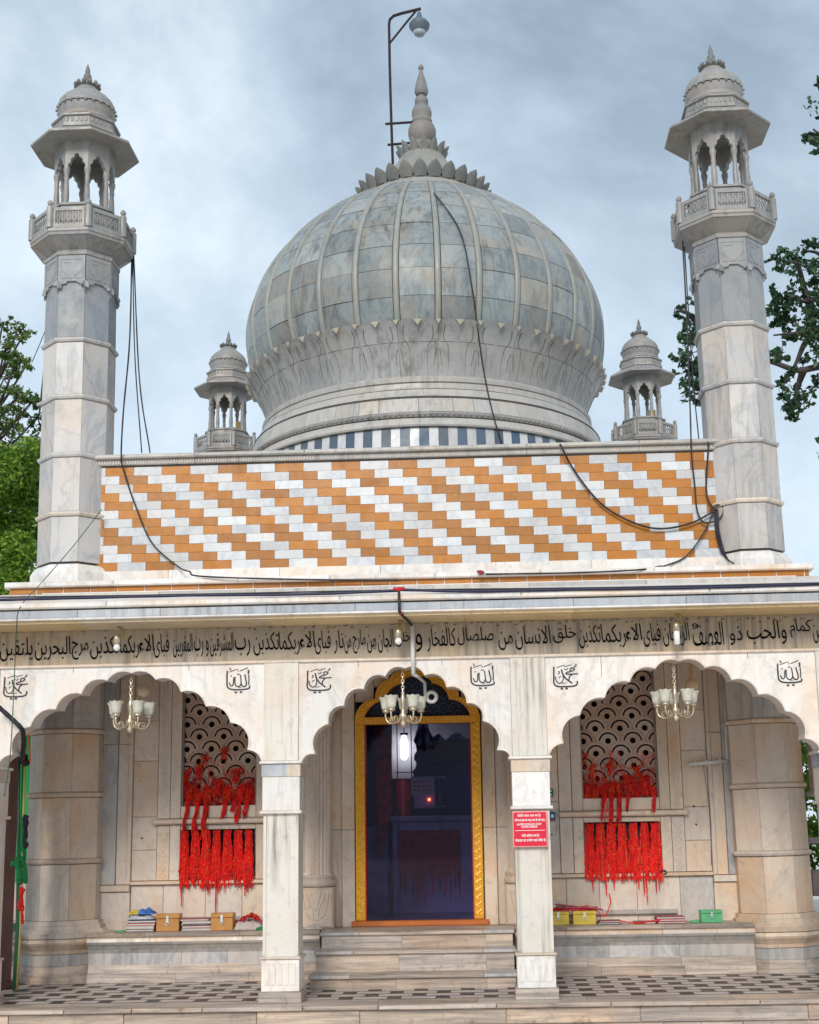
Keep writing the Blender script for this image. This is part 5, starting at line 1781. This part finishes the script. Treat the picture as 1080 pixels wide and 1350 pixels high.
# ------------------------------------------------------------------ sign on the right pillar and small signs
q0 = at(675.5, 1069, -.04); q1 = at(724, 1117, -.04)
sg = thing('sign_board', ((q0.x + q1.x) / 2, -.03, (q0.z + q1.z) / 2), 'red notice board with white Hindi and English lettering on the right pillar', 'sign')
X0, X1, ZB, ZT = q0.x, q1.x - .01, q1.z + .005, q0.z - .005
boxpart('board', M['sign_pink'], sg, X0, X1, -.040, -.030, ZB, ZT, ch=.003)
boxpart('face', M['sign_red'], sg, X0 + .008, X1 - .008, -.0435, -.0405, ZB + .010, ZT - .010)
W_ = X1 - X0
H_ = ZT - ZB
for body, u0_, u1_, v0, v1 in (('लेडीजों अनदर आना मना है।', .14, .82, .83, .93), ('सिरफ सर ढक कर आए, मरद ही आगे जाए।', .06, .94, .70, .80), ('LADIES SHOULD NOT', .12, .84, .605, .665), ('COME INSIDE', .25, .71, .535, .595), ('फोटो खिंचना मना है।', .25, .76, .27, .37), ('मोबाइल का उपयोग यहां निषेध है।', .06, .95, .14, .24)):
    text_on_front(body, X0 + W_ * u0_, X0 + W_ * u1_, ZB + H_ * v0, ZB + H_ * v1, -.0437, M['sign_white'], sg, depth=.002, bold=.02)
boxpart('rule', M['sign_white'], sg, X0 + W_ * .07, X0 + W_ * .93, -.0452, -.0437, ZB + H_ * .455, ZB + H_ * .468)


def wallsign(px0, py0, px1, py1, mat, label, marks, name='wall_sign'):
    a = at(px0, py0, WY - .05); b = at(px1, py1, WY - .05)
    s_ = thing(name, ((a.x + b.x) / 2, WY - .05, (a.z + b.z) / 2), label, 'sign')
    boxpart('plate', M[mat], s_, a.x, b.x, WY - .05, WY - .04, b.z, a.z)
    for u0_, u1_, v0, v1, mt in marks:
        boxpart('mark', M[mt], s_, a.x + (b.x - a.x) * u0_, a.x + (b.x - a.x) * u1_, WY - .053, WY - .0505, b.z + (a.z - b.z) * v0, b.z + (a.z - b.z) * v1)


wallsign(717, 1040, 729.5, 1050.5, 'green_sign', 'small green sign with two white bars beside the right pillar', [(.1, .85, .2, .35, 'sign_white'), (.1, .85, .65, .8, 'sign_white')])
wallsign(717, 1070.5, 732.5, 1082, 'blue_sign', 'small blue picture card on the wall beside the red board', [(.62, .85, .35, .7, 'sign_white'), (.5, .9, .0, .15, 'magenta')])
wallsign(718, 1083.5, 732.5, 1101, 'paper', 'pale paper card below the blue card beside the pillar', [(.5, .75, .05, .1, 'ink')])

# tube light fitting with conduit on the right wall
a = at(908, 1007.5, WY - .06); b = at(959, 1003.5, WY - .06)
tf = thing('tube_light', (a.x, WY - .06, a.z), 'unlit white tube light fitting on the wall left of the right minaret pier', 'tube light')
mb = MB(); mb.tube([a, b], .022, 8); mb.build('tube', M['pvc'], tf, smooth=True)
for s_ in (.15, .45, .8):
    q = a.lerp(b, s_)
    boxpart('clip', M['warm'], tf, q.x - .012, q.x + .012, WY - .08, WY - .035, q.z - .035, q.z + .03)
mb = MB(); mb.tube([b, at(958, 990, WY - .06), at(955, 906, WY - .06)], .012, 6); mb.build('conduit', M['pvc'], tf)
cable([(927, 1007, WY - .05), (932, 1040, WY - .035), (937, 1075, WY - .035), (938, 1140, WY - .035)], WY, .003, 'cable_grey', 'thin wire hanging below the tube light fitting')


# ------------------------------------------------------------------ things on the benches
BT = .481


def small_box(px0, px1, ytop, Yf, mat, label, depth=.14, two=False):
    a = at(px0, 1215, Yf); b = at(px1, 1215, Yf)
    zt = at((px0 + px1) / 2, ytop, Yf).z
    c_ = thing('storage_box', ((a.x + b.x) / 2, Yf, BT), label, 'box')
    boxpart('body', M[mat], c_, a.x, b.x, Yf, Yf + depth, BT, BT + (zt - BT) * .72, ch=.004)
    boxpart('lid', M[mat], c_, a.x - .003, b.x + .003, Yf - .003, Yf + depth + .003, BT + (zt - BT) * .735, zt, ch=.006)
    xm = (a.x + b.x) / 2
    boxpart('latch', M['steel'], c_, xm - .012, xm + .012, Yf - .012, Yf - .004, BT + (zt - BT) * .5, zt - .015)
    mb = MB(); mb.tube([(xm + .015 * math.cos(k * PI / 4), Yf - .014, BT + (zt - BT) * .45 + .015 * math.sin(k * PI / 4)) for k in range(9)], .004, 4); mb.build('ring_pull', M['steel'], c_)
    return c_


small_box(206, 236, 1205, 1.80, 'wood_box', 'varnished wooden box with steel latch, nearest the bag heap on the left bench')
small_box(278, 307, 1204, 1.80, 'wood_box', 'varnished wooden box beside the sack on the left bench')
small_box(756, 786, 1200.5, 1.80, 'yellow_box', 'larger yellow tin box on the right bench, under crimson cloth')
small_box(722, 750.5, 1200.5, 1.82, 'yellow_box', 'yellow tin box half hidden behind the right pillar')
small_box(925, 953, 1200, 1.82, 'green_box', 'green tin box with latch on the right bench')


def cloth_heap(px, Yf, w_, h_, mat, label, name, cat, seed, d=.2, mat2=None):
    r_ = random.Random(seed)
    a = at(px, 1215, Yf)
    n, m_ = 22, 14
    mb = MB(); V_ = []
    for j in range(m_ + 1):
        for i in range(n + 1):
            u, v = i / n * 2 - 1, j / m_ * 2 - 1
            rr = max(0, 1 - abs(u) ** 2.4) * max(0, 1 - abs(v) ** 2.4)
            z = h_ * rr ** .6 * (.75 + .35 * math.sin(u * 5 + seed) * math.cos(v * 4 + seed * 2) + r_.uniform(-.10, .10))
            V_.append((a.x + u * w_ / 2, Yf + d / 2 + v * d / 2, BT + max(.003, z)))
    fs = [(j * (n + 1) + i, j * (n + 1) + i + 1, (j + 1) * (n + 1) + i + 1, (j + 1) * (n + 1) + i) for j in range(m_) for i in range(n)]
    mb.add(V_, fs)
    return tag(mb.build(name, M[mat], None, smooth=False), label, cat)


def books(px0, px1, Yf, n, th, mats, label, seed, cover_only=False):
    r_ = random.Random(seed)
    a = at(px0, 1215, Yf); b = at(px1, 1215, Yf)
    t_ = thing('book_stack', ((a.x + b.x) / 2, Yf, BT), label, 'book stack')
    z = BT + .001
    for k in range(n):
        h = th * r_.uniform(.8, 1.2)
        dx, dy = r_.uniform(-.02, .02), r_.uniform(-.015, .015)
        mt = mats[k % len(mats)]
        bk = boxpart('book', M[mt], t_, a.x + dx, b.x + dx, Yf + dy, Yf + dy + .2, z, z + h * .18)
        boxpart('pages', M['paper'], bk, a.x + dx + .006, b.x + dx - .006, Yf + dy + .005, Yf + dy + .19, z + h * .18, z + h * .82)
        boxpart('cover', M[mt], bk, a.x + dx, b.x + dx, Yf + dy, Yf + dy + .2, z + h * .82, z + h)
        z += h + .001
    return t_


books(166, 203, 1.80, 4, .03, ['book_blue', 'sack', 'magenta', 'book_blue'], 'stack of worn books under plastic bags on the left bench', 3)
qz = BT + .125
for (px, w_, h_, mt, lb, sd) in ((184, .27, .07, 'plastic', 'crumpled translucent plastic bag on the book stack', 4), (189, .20, .06, 'blue_cloth', 'blue patterned cloth on top of the bag heap', 6), (177, .15, .045, 'yellow_cloth', 'yellow patterned packet on the bag heap', 9)):
    o = cloth_heap(px, 1.81, w_, h_, mt, lb, 'plastic_bag' if mt == 'plastic' else 'cloth', 'bag' if mt == 'plastic' else 'cloth', sd, .18)
    o.location.z += .118 + (.05 if mt != 'plastic' else 0)
books(238, 277, 1.83, 5, .022, ['sack', 'book_red', 'book_blue'], 'low stack of red and blue books between the two wooden boxes', 5)
cloth_heap(327, 1.82, .30, .13, 'sack', 'pale cloth sack beside the left pillar on the bench', 'sack', 'sack', 2)
mb = MB()
q = at(330, 1200, 1.8)
for k in range(170):
    u, v = R.gauss(0, .07), R.random() * .1
    p_ = Vector((q.x + u, 1.80 + v, BT + .13 + .02 * R.random() - abs(u) * .5 + R.uniform(-.01, .02)))
    d1 = Vector((R.uniform(-1, 1), R.uniform(-1, 1), R.uniform(-.6, 1))).normalized() * .016
    d2 = d1.cross(Vector((R.uniform(-1, 1), R.uniform(-1, 1), R.uniform(-1, 1)))).normalized() * .012
    mb.add([p_ - d1, p_ + d2, p_ + d1, p_ - d2], [(0, 1, 2, 3)])
tag(mb.build('flower_petals', M['petal_red'], None), 'red flower petals heaped on the pale sack', 'flowers', kind='stuff')
cloth_heap(345, 1.76, .14, .035, 'green_cloth', 'green cloth scrap at the end of the left bench', 'cloth', 'cloth', 12, .1)
cloth_heap(157, 1.78, .12, .02, 'green_box', 'thin pale green cloth left of the bag heap', 'cloth', 'cloth', 13, .1)
o = cloth_heap(757, 1.79, .46, .05, 'magenta', 'crimson cloth spread over the yellow tin boxes', 'cloth', 'cloth', 14, .16); o.location.z += .136
mb = MB()
for s_, e_ in (((732, 1192), (795, 1199)), ((735, 1197), (788, 1196))):
    mb.tube([at(*s_, 1.8), at(*e_, 1.8)], .009, 5)
tag(mb.build('incense_sticks', M['book_red'], None), 'dark red sticks lying across the yellow boxes', 'sticks')
o = cloth_heap(738, 1.83, .16, .06, 'sack', 'crumpled pale paper on the crimson cloth by the pillar', 'paper', 'paper', 16, .1); o.location.z += .175
books(790, 819, 1.80, 2, .018, ['book_blue', 'book_red'], 'thin dark books with red ribbon beside the yellow box', 7)
books(834, 862, 1.80, 1, .02, ['book_red'], 'single thin red book at the middle of the right bench', 8)
books(868, 906, 1.80, 3, .019, ['book_red', 'magenta', 'book_red'], 'stack of three red books left of the green box', 9)
cloth_heap(917, 1.80, .10, .03, 'green_box', 'small pale green cloth beside the green box', 'cloth', 'cloth', 18, .1)
cloth_heap(413, 1.72, .20, .05, 'sack', 'crumpled newspaper at the foot of the left fluted column', 'newspaper', 'newspaper', 21, .12)
mb = MB()
q = at(875, 1150, WY - .05)
mb.tube([(q.x + .028 * math.cos(k * PI / 6), WY - .05 + .01 * math.sin(k), q.z + .02 * math.sin(k * PI / 6)) for k in range(13)], .007, 5)
tag(mb.build('iron_ring', M['iron'], None), 'black ring at the lower right window corner', 'ring')
cable([(786, 1200, 1.82), (797, 1208, 1.82), (805, 1190, 2.0), (803, 1178, 2.1)], 1.8, .006, 'thread', 'loose red thread between the yellow box and the window', name='thread', cat='thread')
cable([(818, 1214, 1.80), (840, 1217, 1.78), (866, 1213, 1.8), (872, 1216, 1.8)], 1.8, .006, 'thread', 'loose red ribbon between the books on the right bench', name='ribbon', cat='ribbon')

# ------------------------------------------------------------------ left and right surroundings
gw = thing('green_partition', (-6.2, 7, 0), 'green painted wall with brown base seen past the left pier', 'wall')
boxpart('wall', M['green_wall'], gw, -9.0, -5.2, 7.0, 7.2, .8, 3.3)
boxpart('base', M['warm'], gw, -9.0, -5.2, 6.95, 7.2, .25, .8)
boxpart('ledge', M['concrete'], gw, -9.0, -5.2, 6.7, 6.95, .001, .3)
boxpart('cornice', M['purple'], gw, -9.0, -5.2, 6.9, 7.2, 3.3, 3.6)
mb = MB(); mb.box(-7.2, -4.3, 4.2, 5.2, .26, .34)
gb = thing('green_table', (-5.5, 4.7, 0), 'low dark green table on the floor left of the pier', 'table')
boxpart('tabletop', plain('dark_green_paint', (.01, .09, .05), .5), gb, -6.4, -4.35, 4.0, 5.0, .30, .38)
for X in (-6.3, -4.45):
    for Y in (4.1, 4.9):
        boxpart('leg', plain('dark_green_paint', (.01, .09, .05), .5), gb, X - .04, X + .04, Y - .04, Y + .04, .001, .30)
bp_ = thing('brown_pillar', (-3.98, .6, 0), 'dark brown purple painted pillar at the far left of the porch', 'pillar')
a = at(0, 1100, 1.2); b = at(8, 1100, 1.2)
boxpart('shaft', M['purple'], bp_, a.x - .4, b.x, 1.1, 1.5, .06, 3.3, ch=.02)
boxpart('base', M['purple'], bp_, a.x - .43, b.x + .02, 1.07, 1.53, .001, .059, ch=.01)
# flag pole with green cloths and red threads
fp = thing('flag_pole', (-3.95, 1.2, 0), 'slim green and yellow poles wrapped in green cloth and red threads beside the left pier', 'flag pole')
FY = 1.15
for px, mt, r_ in ((25.5, 'cable_green', .013), (33, 'thread_orange', .010), (30, 'green_cloth', .009)):
    a = at(px + .5, 985, FY); b = at(px - 3 if px < 30 else px - 6, 1225, FY)
    mb = MB(); mb.tube([a, (a + b) / 2, b, (b.x - .01, FY, .005)], r_, 8)
    mb.build('pole', plain('yellow_pole', (.65, .42, .12), .5) if mt == 'thread_orange' else M[mt], fp, smooth=True)
for (x0, y0, x1, y1, w_, mt) in ((22, 1130, 28, 1165, .035, 'green_cloth'), (16, 1140, 30, 1132, .03, 'green_cloth'), (30, 1080, 33, 1165, .028, 'green_cloth'), (28, 1170, 26, 1200, .022, 'thread'), (31, 1172, 29, 1218, .014, 'thread'), (24, 990, 34, 1006, .05, 'iron'), (33, 1118, 35, 1075, .03, 'dark')):
    a = at(x0, y0, FY - .02); b = at(x1, y1, FY - .02)
    mb = MB()
    n = 9
    mb.tube([a.lerp(b, k / n) + Vector((R.uniform(-.01, .01), R.uniform(-.01, .01), 0)) for k in range(n + 1)], [w_ * R.uniform(.6, 1.1) for k in range(n + 1)], 7)
    mb.build('tied_cloth', M[mt], fp)
cable([(32, 935, .8), (36, 960, 1.0), (39, 985, 1.1), (40, 1005, 1.1)], 1, .008, 'thread_orange', 'twisted yellow wire above the green poles', name='wire', cat='wire')

# right side: compound wall, far pillar and shrubs
rw = thing('boundary_wall', (7.5, 9, 0), 'low pinkish stone boundary wall behind the right pier', 'wall')
x = 5.2
while x < 12:
    for r_ in range(4):
        wd = .62
        xo = x + (.31 if r_ % 2 else 0)
        boxpart('block', M['concrete'], rw, xo + .006, xo + wd - .006, 7.2 + R.random() * .03, 7.5, -.3 + r_ * .36 + .004, -.3 + (r_ + 1) * .36 - .004, ch=.02)
    x += .62
boxpart('coping', M['concrete'], rw, 5.2, 12.6, 7.15, 7.55, 1.145, 1.22)
sp_ = thing('side_pillar', (5.0, 1.9, 0), 'white marble side pillar at the right edge beyond the pier', 'pillar')
a = at(1077, 1040, 1.9)
boxpart('shaft', M['white'], sp_, a.x, a.x + .34, 1.9, 2.2, 1.75, 3.3)
boxpart('capital', M['white'], sp_, a.x - .03, a.x + .37, 1.87, 2.23, 1.7, 1.749)
boxpart('lower_shaft', M['white'], sp_, a.x + .09, a.x + .37, 1.93, 2.2, 0.001, 1.699)


# ------------------------------------------------------------------ trees
def leafmesh(clumps, size, seed, aspect=.55, flat=.0):
    r_ = random.Random(seed)
    V_, F_ = [], []
    for (c, rad, n) in clumps:
        for k in range(n):
            d = Vector((r_.gauss(0, 1), r_.gauss(0, 1), r_.gauss(0, 1))).normalized() * (r_.random() ** .45)
            p_ = c + Vector((d.x * rad, d.y * rad, d.z * rad * .8))
            s_ = size * r_.uniform(.6, 1.25)
            a = Vector((r_.gauss(0, 1), r_.gauss(0, 1), r_.gauss(-.4, .7))).normalized()
            b = a.cross(Vector((r_.gauss(0, 1), r_.gauss(0, 1), r_.gauss(0, 1)))).normalized()
            a *= s_ * .5; b *= s_ * .5 * aspect
            o_ = len(V_)
            V_ += [p_ - a, p_ - a * .1 + b, p_ + a, p_ - a * .1 - b]
            F_.append((o_, o_ + 1, o_ + 2, o_ + 3))
    m_ = MB(); m_.v = [tuple(v) for v in V_]; m_.f = F_; m_.m = [0] * len(F_)
    return m_


def build_raw(mb, name, mat, parent):
    me = bpy.data.meshes.new(name)
    off = parent.location
    me.from_pydata([(x - off.x, y - off.y, z - off.z) for x, y, z in mb.v], [], mb.f)
    me.materials.append(mat)
    ob = bpy.data.objects.new(name, me)
    COL.objects.link(ob); ob.parent = parent
    return ob


RT_ = random.Random(5)


def ramify(clumps, seed, k_=6, spread=1.0, sub=.42):
    """break every clump into leaf sprays at the ends of twigs"""
    r_ = random.Random(seed); outc = []; tw = MB()
    for c, rad, n in clumps:
        for q in range(k_):
            d = Vector((r_.gauss(0, 1), r_.gauss(0, 1), r_.gauss(0, 1))).normalized() * rad * spread * r_.uniform(.35, 1.0)
            outc.append((c + d, rad * sub * r_.uniform(.6, 1.3), max(4, int(n / k_))))
            tw.tube([c, c + d * .5 + Vector((0, 0, -.03)), c + d * 1.1], [.012, .009, .004], 4)
    return outc, tw


# left tree, bright foliage
TY = 13.0
lt_ = thing('leafy_tree', (-9.0, TY, -.3), 'bright green leafy tree standing left of the left minaret', 'tree')
base = Vector((-9.3, TY, -.3))
mb = MB()
top = at(10, 560, TY)
mb.tube(catmull([base, (-9.2, TY, 2.0), (-9.1, TY, 5.0), (top.x - .3, TY, top.z)], 6), [.28 - .011 * k for k in range(19)], 10)
mb.build('trunk', M['bark'], lt_, smooth=True)
mb = MB()
clb, clm = [], []
for k in range(95):
    px = RT_.uniform(-90, 60); py = RT_.uniform(598, 800)
    yy = TY + RT_.uniform(-1.8, 1.8)
    c = at(px, py, yy)
    clb.append((c, RT_.uniform(.28, .5), 560))
for px, py, rr, n in ((4, 425, .22, 130), (-20, 445, .4, 300), (22, 440, .26, 190), (34, 436, .22, 110), (8, 460, .3, 260), (-30, 480, .5, 380), (20, 478, .28, 230), (35, 482, .18, 120), (5, 500, .35, 300), (-20, 530, .5, 400), (25, 520, .22, 110), (42, 530, .25, 190), (30, 545, .35, 320), (10, 555, .35, 240), (50, 550, .25, 190), (50, 575, .26, 200), (15, 580, .4, 300), (44, 598, .28, 240), (-80, 480, .7, 500), (-120, 560, .9, 600), (-70, 420, .5, 300)):
    c = at(px, py, TY + RT_.uniform(-.8, .8))
    clm.append((c, rr, n))
for cl in clb[::6] + clm:
    c = cl[0]
    s_ = Vector((-9.1, TY, max(2.5, min(c.z - .8, top.z))))
    mid = (s_ + c) / 2 + Vector((RT_.uniform(-.1, .1), 0, RT_.uniform(-.25, 0)))
    mb.tube(catmull([s_, mid, c], 4), [.05 - .0045 * k for k in range(9)], 5)
mb.build('limbs', M['bark'], lt_)
build_raw(leafmesh(clb, .12, 1, .42), 'crown', M['leaf_bright'], lt_)
clm, tw = ramify(clm, 3, 7)
tag(tw.build('twigs', M['bark'], lt_), kind='stuff')
build_raw(leafmesh(clm, .11, 2, .42), 'upper_crown', M['leaf_mid'], lt_)

# right tree: dark rounded leaves on grey branches
RY = 12.5
rt_ = thing('broadleaf_tree', (11.5, RY, -.3), 'large dark leaved tree with bare grey limbs behind the right minaret', 'tree')
mb = MB()
mb.tube(catmull([(10.9, RY, -.3), (10.8, RY, 3.0), (10.3, RY, 6.0), tuple(at(1140, 470, RY))], 6), [.42 - .014 * k for k in range(19)], 12)
mb.build('trunk', M['bark'], rt_, smooth=True)
root = at(1140, 470, RY)
limbs = [[(1140, 470), (1110, 440), (1078, 438), (1060, 438), (1020, 442)], [(1140, 470), (1100, 478), (1072, 485), (1050, 488), (1020, 478), (985, 470), (940, 450), (905, 440)],
         [(1068, 438), (1068, 420), (1069, 400), (1050, 396), (1035, 392)], [(1072, 440), (1060, 455), (1050, 478), (1035, 505)], [(1060, 486), (1052, 510), (1045, 540)],
         [(1140, 470), (1110, 400), (1085, 340), (1060, 330)], [(1130, 440), (1120, 300), (1100, 200), (1072, 170)], [(1069, 405), (1060, 380), (1052, 350), (1040, 345)],
         [(960, 455), (925, 480), (908, 500)], [(960, 455), (920, 425), (905, 412), (892, 410)], [(1100, 200), (1090, 140), (1078, 112)]]
limbs += [[(1140, 470), (1190, 400), (1240, 330)], [(1140, 470), (1210, 480), (1280, 500)], [(1120, 300), (1170, 240), (1220, 190)], [(1140, 520), (1170, 570), (1200, 620)]]
for li in limbs:
    mb = MB()
    P_ = catmull([at(px, py, RY + .25 * math.sin(i * 1.7)) for i, (px, py) in enumerate(li)], 5)
    mb.tube(P_, [.085 * (1 - .85 * k / len(P_)) for k in range(len(P_))], 6)
    mb.build('limb', M['bark'], rt_, smooth=True)
cl = []
dat = [(895, 412, 6, 12), (905, 400, 8, 30), (905, 425, 10, 60), (903, 445, 12, 90), (912, 465, 13, 110), (900, 470, 10, 70), (905, 490, 13, 110), (915, 505, 12, 110), (908, 515, 10, 60), (918, 535, 7, 30), (922, 440, 12, 90), (920, 480, 12, 100), (930, 500, 14, 110),
       (1022, 340, 8, 40), (1030, 330, 7, 25), (1025, 355, 10, 60), (1042, 345, 10, 60), (1055, 340, 9, 50), (1068, 350, 12, 90), (1078, 325, 9, 60), (1064, 320, 6, 25), (1076, 365, 12, 100), (1050, 362, 8, 40), (1035, 385, 11, 90), (1022, 395, 11, 90), (1030, 405, 12, 110), (1045, 400, 9, 60), (1060, 385, 9, 50), (1075, 390, 10, 70),
       (1022, 420, 13, 130), (1038, 425, 13, 130), (1050, 440, 11, 90), (1065, 430, 10, 70), (1078, 420, 9, 60), (1072, 455, 9, 50), (1025, 460, 8, 40), (1032, 470, 8, 45), (1020, 468, 6, 30), (1076, 470, 8, 40), (1045, 490, 6, 30), (1060, 475, 6, 25), (1078, 500, 6, 30), (1040, 515, 10, 80), (1052, 520, 11, 90), (1040, 535, 10, 80), (1055, 538, 10, 80), (1048, 550, 8, 50), (1066, 530, 7, 40), (1036, 500, 5, 20),
       (1078, 108, 4, 10), (1068, 185, 7, 28), (1076, 178, 9, 50), (1062, 180, 4, 8), (1078, 195, 6, 20), (1100, 190, 16, 150), (1110, 350, 25, 300), (1110, 420, 30, 350), (1120, 270, 20, 200), (1130, 500, 25, 250), (1090, 440, 12, 80)]
dat += [(RT_.uniform(1100, 1290), RT_.uniform(120, 640), RT_.uniform(16, 30), 200) for k in range(46)]      # the crown goes on beyond the frame
for px, py, rp, n in dat:
    c = at(px, py, RY + RT_.uniform(-.6, .6))
    cl.append((c, rp / 70 * 1.55, int(n * .85)))
cl, tw = ramify(cl, 4, 7)
tag(tw.build('twigs', M['bark'], rt_), kind='stuff')
build_raw(leafmesh(cl, .135, 8, .62), 'crown', M['leaf_dark'], rt_)

# shrubs behind the right pier and left table
for (x, y, z, r_, lb) in ((at(1078, 1080, 8.6).x + .3, 8.6, 1.7, 1.2, 'green bush behind the boundary wall right of the pier'), (-7.8, 8.6, 3.6, 1.1, 'green bush rising above the green wall on the left')):
    b_ = thing('bush', (x, y, -.3), lb, 'bush')
    mb = MB()
    for k in range(5): mb.tube([(x + .1 * k - .2, y, -.3), (x + (k - 2) * .3, y, z)], .03, 5)
    mb.build('stems', M['bark'], b_)
    cl = [(Vector((x + RT_.uniform(-1.2, 1.2), y + RT_.uniform(-.6, .6), z + RT_.uniform(-.9, .9))), .45, 260) for k in range(18)]
    build_raw(leafmesh(cl, .13, 9, .5), 'crown', M['leaf_bright'], b_)
